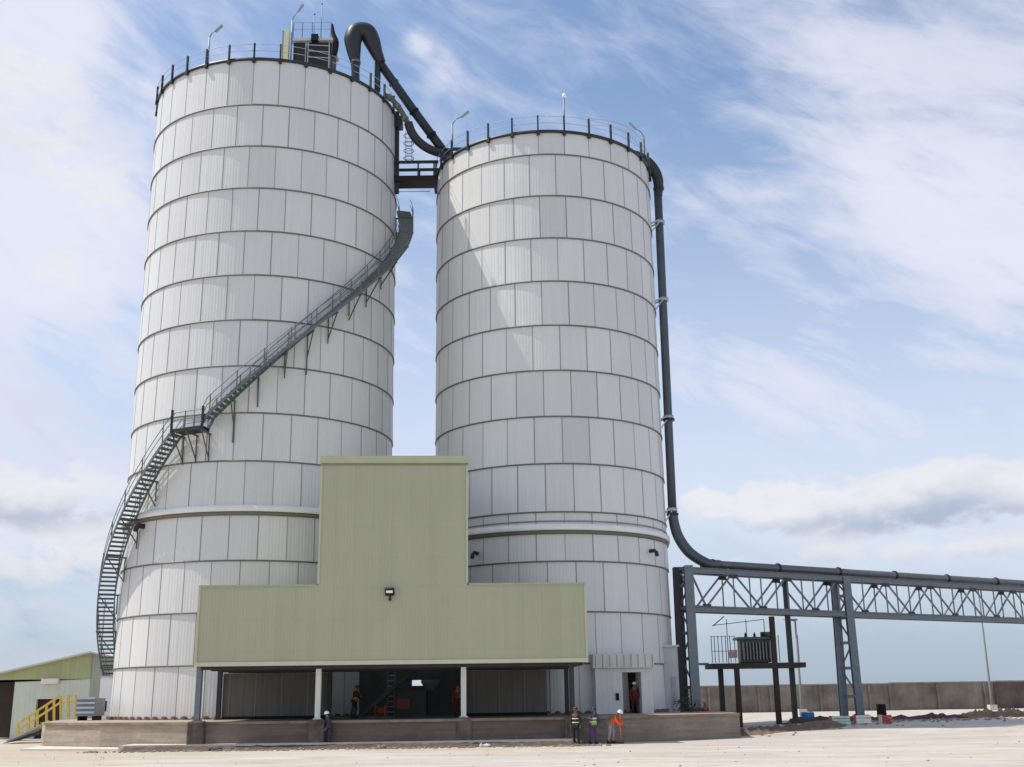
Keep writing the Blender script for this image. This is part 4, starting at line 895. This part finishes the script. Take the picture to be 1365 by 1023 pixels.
# ------------------------------------------------------------------ people
def skin_mesh(name, verts, edges, radii, m_, root, level=1, rootv=0):
    me = bpy.data.meshes.new(name); me.from_pydata([tuple(v) for v in verts], edges, []); me.update()
    o = bpy.data.objects.new(name, me); COL.objects.link(o)
    md = o.modifiers.new('s', 'SKIN'); md.use_smooth_shade = True
    sl = me.skin_vertices[0].data
    for i, r in enumerate(radii): sl[i].radius = (r, r) if not isinstance(r, tuple) else r; sl[i].use_root = (i == rootv)
    sb = o.modifiers.new('b', 'SUBSURF'); sb.levels = level; sb.render_levels = level
    dg = bpy.context.evaluated_depsgraph_get(); dg.update()
    me2 = bpy.data.meshes.new_from_object(o.evaluated_get(dg)); o.modifiers.clear(); o.data = me2; bpy.data.meshes.remove(me)
    me2.materials.clear(); me2.materials.append(m_); me2.name = name
    o.parent = root; return o
def person(loc, rz, label, jacket, trousers, helmet, pose='stand', vest=None, k=1.0, stripes=False):
    root = thing('person', loc, label, 'person'); root.rotation_euler = (0, 0, rz)
    bend = {'stand': 0, 'bend': 42, 'lean': 12}.get(pose, 0)
    hip = Vector((0, 0, .93)); 
    def up(h, y=0, x=0):   # point on bent spine
        a = R_(bend); return hip + Vector((x, -math.sin(a)*h + math.cos(a)*y, math.cos(a)*h + math.sin(a)*y))
    J = dict(pel=hip, waist=up(.15), chest=up(.38), neck=up(.54), head=up(.66, -.02), crown=up(.78, -.01),
             shl=up(.47, 0, .17), shr=up(.47, 0, -.17), hl=hip+Vector((.10, 0, -.05)), hr=hip+Vector((-.10, 0, -.05)),
             kl=Vector((.12, -.05, .5)), kr=Vector((-.12, .02, .5)), al=Vector((.13, .02, .09)), ar=Vector((-.13, .12, .09)),
             tl=Vector((.15, -.14, .04)), tr=Vector((-.14, -.04, .04)))
    if pose == 'bend':
        J['el'] = J['shl']+Vector((.07, -.10, -.25)); J['er'] = J['shr']+Vector((-.07, -.10, -.25))
        J['wl'] = J['el']+Vector((-.04, -.16, -.17)); J['wr'] = J['er']+Vector((.04, -.16, -.17))
    elif pose == 'lean':
        J['el'] = J['shl']+Vector((.12, .0, -.26)); J['er'] = J['shr']+Vector((-.07, -.12, -.22))
        J['wl'] = J['el']+Vector((.02, -.14, -.18)); J['wr'] = J['er']+Vector((.06, -.22, -.02))
    else:
        J['el'] = J['shl']+Vector((.08, .04, -.27)); J['er'] = J['shr']+Vector((-.08, .04, -.27))
        J['wl'] = J['el']+Vector((.0, -.08, -.23)); J['wr'] = J['er']+Vector((.0, -.08, -.23))
    SKINM = mat('skin_brown', (.22, .12, .075), .6, 0, .1)
    rad = dict(pel=.11, waist=.105, chest=.125, neck=.052, head=.085, crown=.06, shl=.06, shr=.06, el=.042, er=.042, wl=.03, wr=.03, hl=.085, hr=.085, kl=.055, kr=.055, al=.04, ar=.04, tl=.035, tr=.035)
    names = list(rad); idx = {n: i for i, n in enumerate(names)}
    E_ = [('pel', 'waist'), ('waist', 'chest'), ('chest', 'neck'), ('neck', 'head'), ('head', 'crown'), ('chest', 'shl'), ('chest', 'shr'), ('shl', 'el'), ('shr', 'er'), ('el', 'wl'), ('er', 'wr'), ('pel', 'hl'), ('pel', 'hr'), ('hl', 'kl'), ('hr', 'kr'), ('kl', 'al'), ('kr', 'ar'), ('al', 'tl'), ('ar', 'tr')]
    vs = [J[n] for n in names]; es = [(idx[a], idx[b]) for a, b in E_]; rs = [rad[n] for n in names]
    # nose and ears, palm and fingers
    hd = J['head']; f_ = Vector((0, -1, 0))
    for off, r in ((Vector((0, -.10, -.005)), .016), (Vector((.088, 0, 0)), .014), (Vector((-.088, 0, 0)), .014)):
        vs.append(hd+off); rs.append(r); es.append((idx['head'], len(vs)-1))
    for s_, w__, e__ in ((1, 'wl', 'el'), (-1, 'wr', 'er')):
        d = (J[w__]-J[e__]).normalized(); side = d.cross(Vector((s_, 0, 0))).normalized() if abs(d.x) < .9 else Vector((0, 1, 0))
        pv = J[w__]+d*.06; vs.append(pv); rs.append((.034, .018)); pi = len(vs)-1; es.append((idx[w__], pi))
        for q, ln in ((-.027, .06), (-.009, .075), (.009, .08), (.027, .07)):
            a = pv+d*.035+side*q; b = a+d*ln*.55; c = b+(d*.7-Vector((s_*.5, 0, 0))).normalized()*ln*.45
            vs += [a, b, c]; rs += [.010, .009, .007]; n0 = len(vs)-3; es += [(pi, n0), (n0, n0+1), (n0+1, n0+2)]
        a = pv+side*-.04; b = a+(d-side*.5).normalized()*.04; vs += [a, b]; rs += [.011, .009]; n0 = len(vs)-2; es += [(pi, n0), (n0, n0+1)]
    vs = [v*k for v in vs]; rs = [tuple(q*k for q in r) if isinstance(r, tuple) else r*k for r in rs]
    body = skin_mesh('body', vs, es, rs, SKINM, root)
    def cloth(nm, keys, extra, col, cut=None, rough=.85):
        ks = list(keys); ii = {n: i for i, n in enumerate(ks)}
        ed = [(ii[a], ii[b]) for a, b in E_ if a in ii and b in ii]
        return skin_mesh(nm, [J[n]*k for n in ks], ed, [(rad[n]+extra)*k for n in ks], mat(nm+'_'+'_'.join('%d' % (c*100) for c in col), col, rough, 0, .25, 6), root)
    cloth('jacket', ['waist', 'pel', 'chest', 'shl', 'shr', 'el', 'er', 'wl', 'wr'], .022, jacket)
    cloth('trousers', ['pel', 'hl', 'hr', 'kl', 'kr', 'al', 'ar'], .024, trousers)
    if vest:
        cloth('vest', ['waist', 'pel', 'chest'], .045, vest)
    if stripes:
        for h in (.12, .30):
            c = J['pel'].lerp(J['neck'], h/.54)*k; mm = MB(); rr_ = .175*k
            mm.lathe([(rr_, c.z-.025), (rr_+.003, c.z), (rr_, c.z+.025)], c.x, c.y, 20)
            me = mm.build('reflective_stripe', mat('reflective_tape', (.75, .75, .68), .4), None); me.parent = root
    for kk in ('l', 'r'):
        a, tt = J['a'+kk]*k, J['t'+kk]*k
        mm = MB(); d = (tt-a); d.z = 0; d.normalize(); s_ = d.cross(Vector((0, 0, 1)))
        mm.tube([Vector((a.x, a.y, .0))-d*.07+Vector((0, 0, .05)), Vector((a.x, a.y, .055)), Vector((tt.x, tt.y, .05)), Vector((tt.x, tt.y, .04))+d*.08], [.045, .058, .052, .03], 10)
        mm.tube([Vector((a.x, a.y, .05)), Vector((a.x, a.y, .2))], .056, 10)
        o = mm.build('boot', mat('boot_black', (.03, .025, .02), .7)); o.parent = root
    c = (J['head'].lerp(J['crown'], .45))*k; mm = MB()
    mm.lathe([(.168, 0), (.13, .012), (.128, .04), (.115, .09), (.08, .125), (.03, .143), (.001, .146)], 0, 0, 20)
    tm = Matrix.Translation(c) @ Matrix.Rotation(R_(bend*.6), 4, 'X'); mm.bm.transform(tm)
    o = mm.build('helmet', mat('helmet_%d' % (helmet[0]*100+helmet[2]*10), helmet, .35)); o.parent = root
    return root
def foot(px, Y, z): p = at(px, 950, Y); return Vector((p.x, Y, z))
WH = (.85, .85, .82)
person(foot(847, 69.0, 1.3), R_(10), 'person in maroon coveralls and white helmet in the silo doorway', (.16, .02, .03), (.12, .02, .03), WH)
person(foot(814, 58.9, .02), R_(60), 'person in orange jacket and white helmet stooping before the plinth', (.85, .10, .02), (.30, .28, .26), WH, 'bend', k=1.02)
person(foot(790, 58.7, .02), R_(20), 'person in green high visibility vest and dark blue helmet', (.06, .06, .10), (.12, .05, .16), (.02, .02, .10), 'lean', vest=(.32, .60, .08), stripes=True)
person(foot(767, 58.0, .02), R_(-25), 'person in dark coveralls with pale reflective bands, leftmost of the three at the plinth', (.03, .025, .022), (.025, .022, .02), (.05, .03, .025), 'stand', stripes=True)
person(foot(440, 58.6, .0), R_(-70), 'person in dark purple coveralls and white helmet beside the second pier', (.06, .045, .08), (.05, .04, .07), WH, 'lean')
person(foot(472, 66.0, 1.3), R_(70), 'person in orange vest standing on the plinth in the dark opening', (.06, .03, .02), (.03, .03, .035), (.18, .05, .03), 'lean', vest=(.55, .20, .03))
person(foot(610, 65.0, 1.3), R_(-10), 'person in dark red coveralls behind the right light column', (.16, .03, .025), (.10, .02, .02), (.16, .03, .03))
person(foot(940, 73.0, .1), R_(20), 'person in red jacket half hidden behind the right end of the plinth', (.35, .02, .03), (.10, .02, .03), (.25, .12, .12))
# orange barrier post between workers and door, and pipe stand
t = thing('marker_post', foot(826, 59.4, .0), 'thin orange marker post right of the stooping worker', 'post')
q = foot(826, 59.4, .0); MB().tube([q, q+Vector((0, 0, 1.5))], .035, 8).build('pole', mat('marker_orange', (.70, .25, .12), .6), t); MB().box(q.x-.15, q.x+.15, q.y-.15, q.y+.15, .0, .05).build('base', BLACK, t)
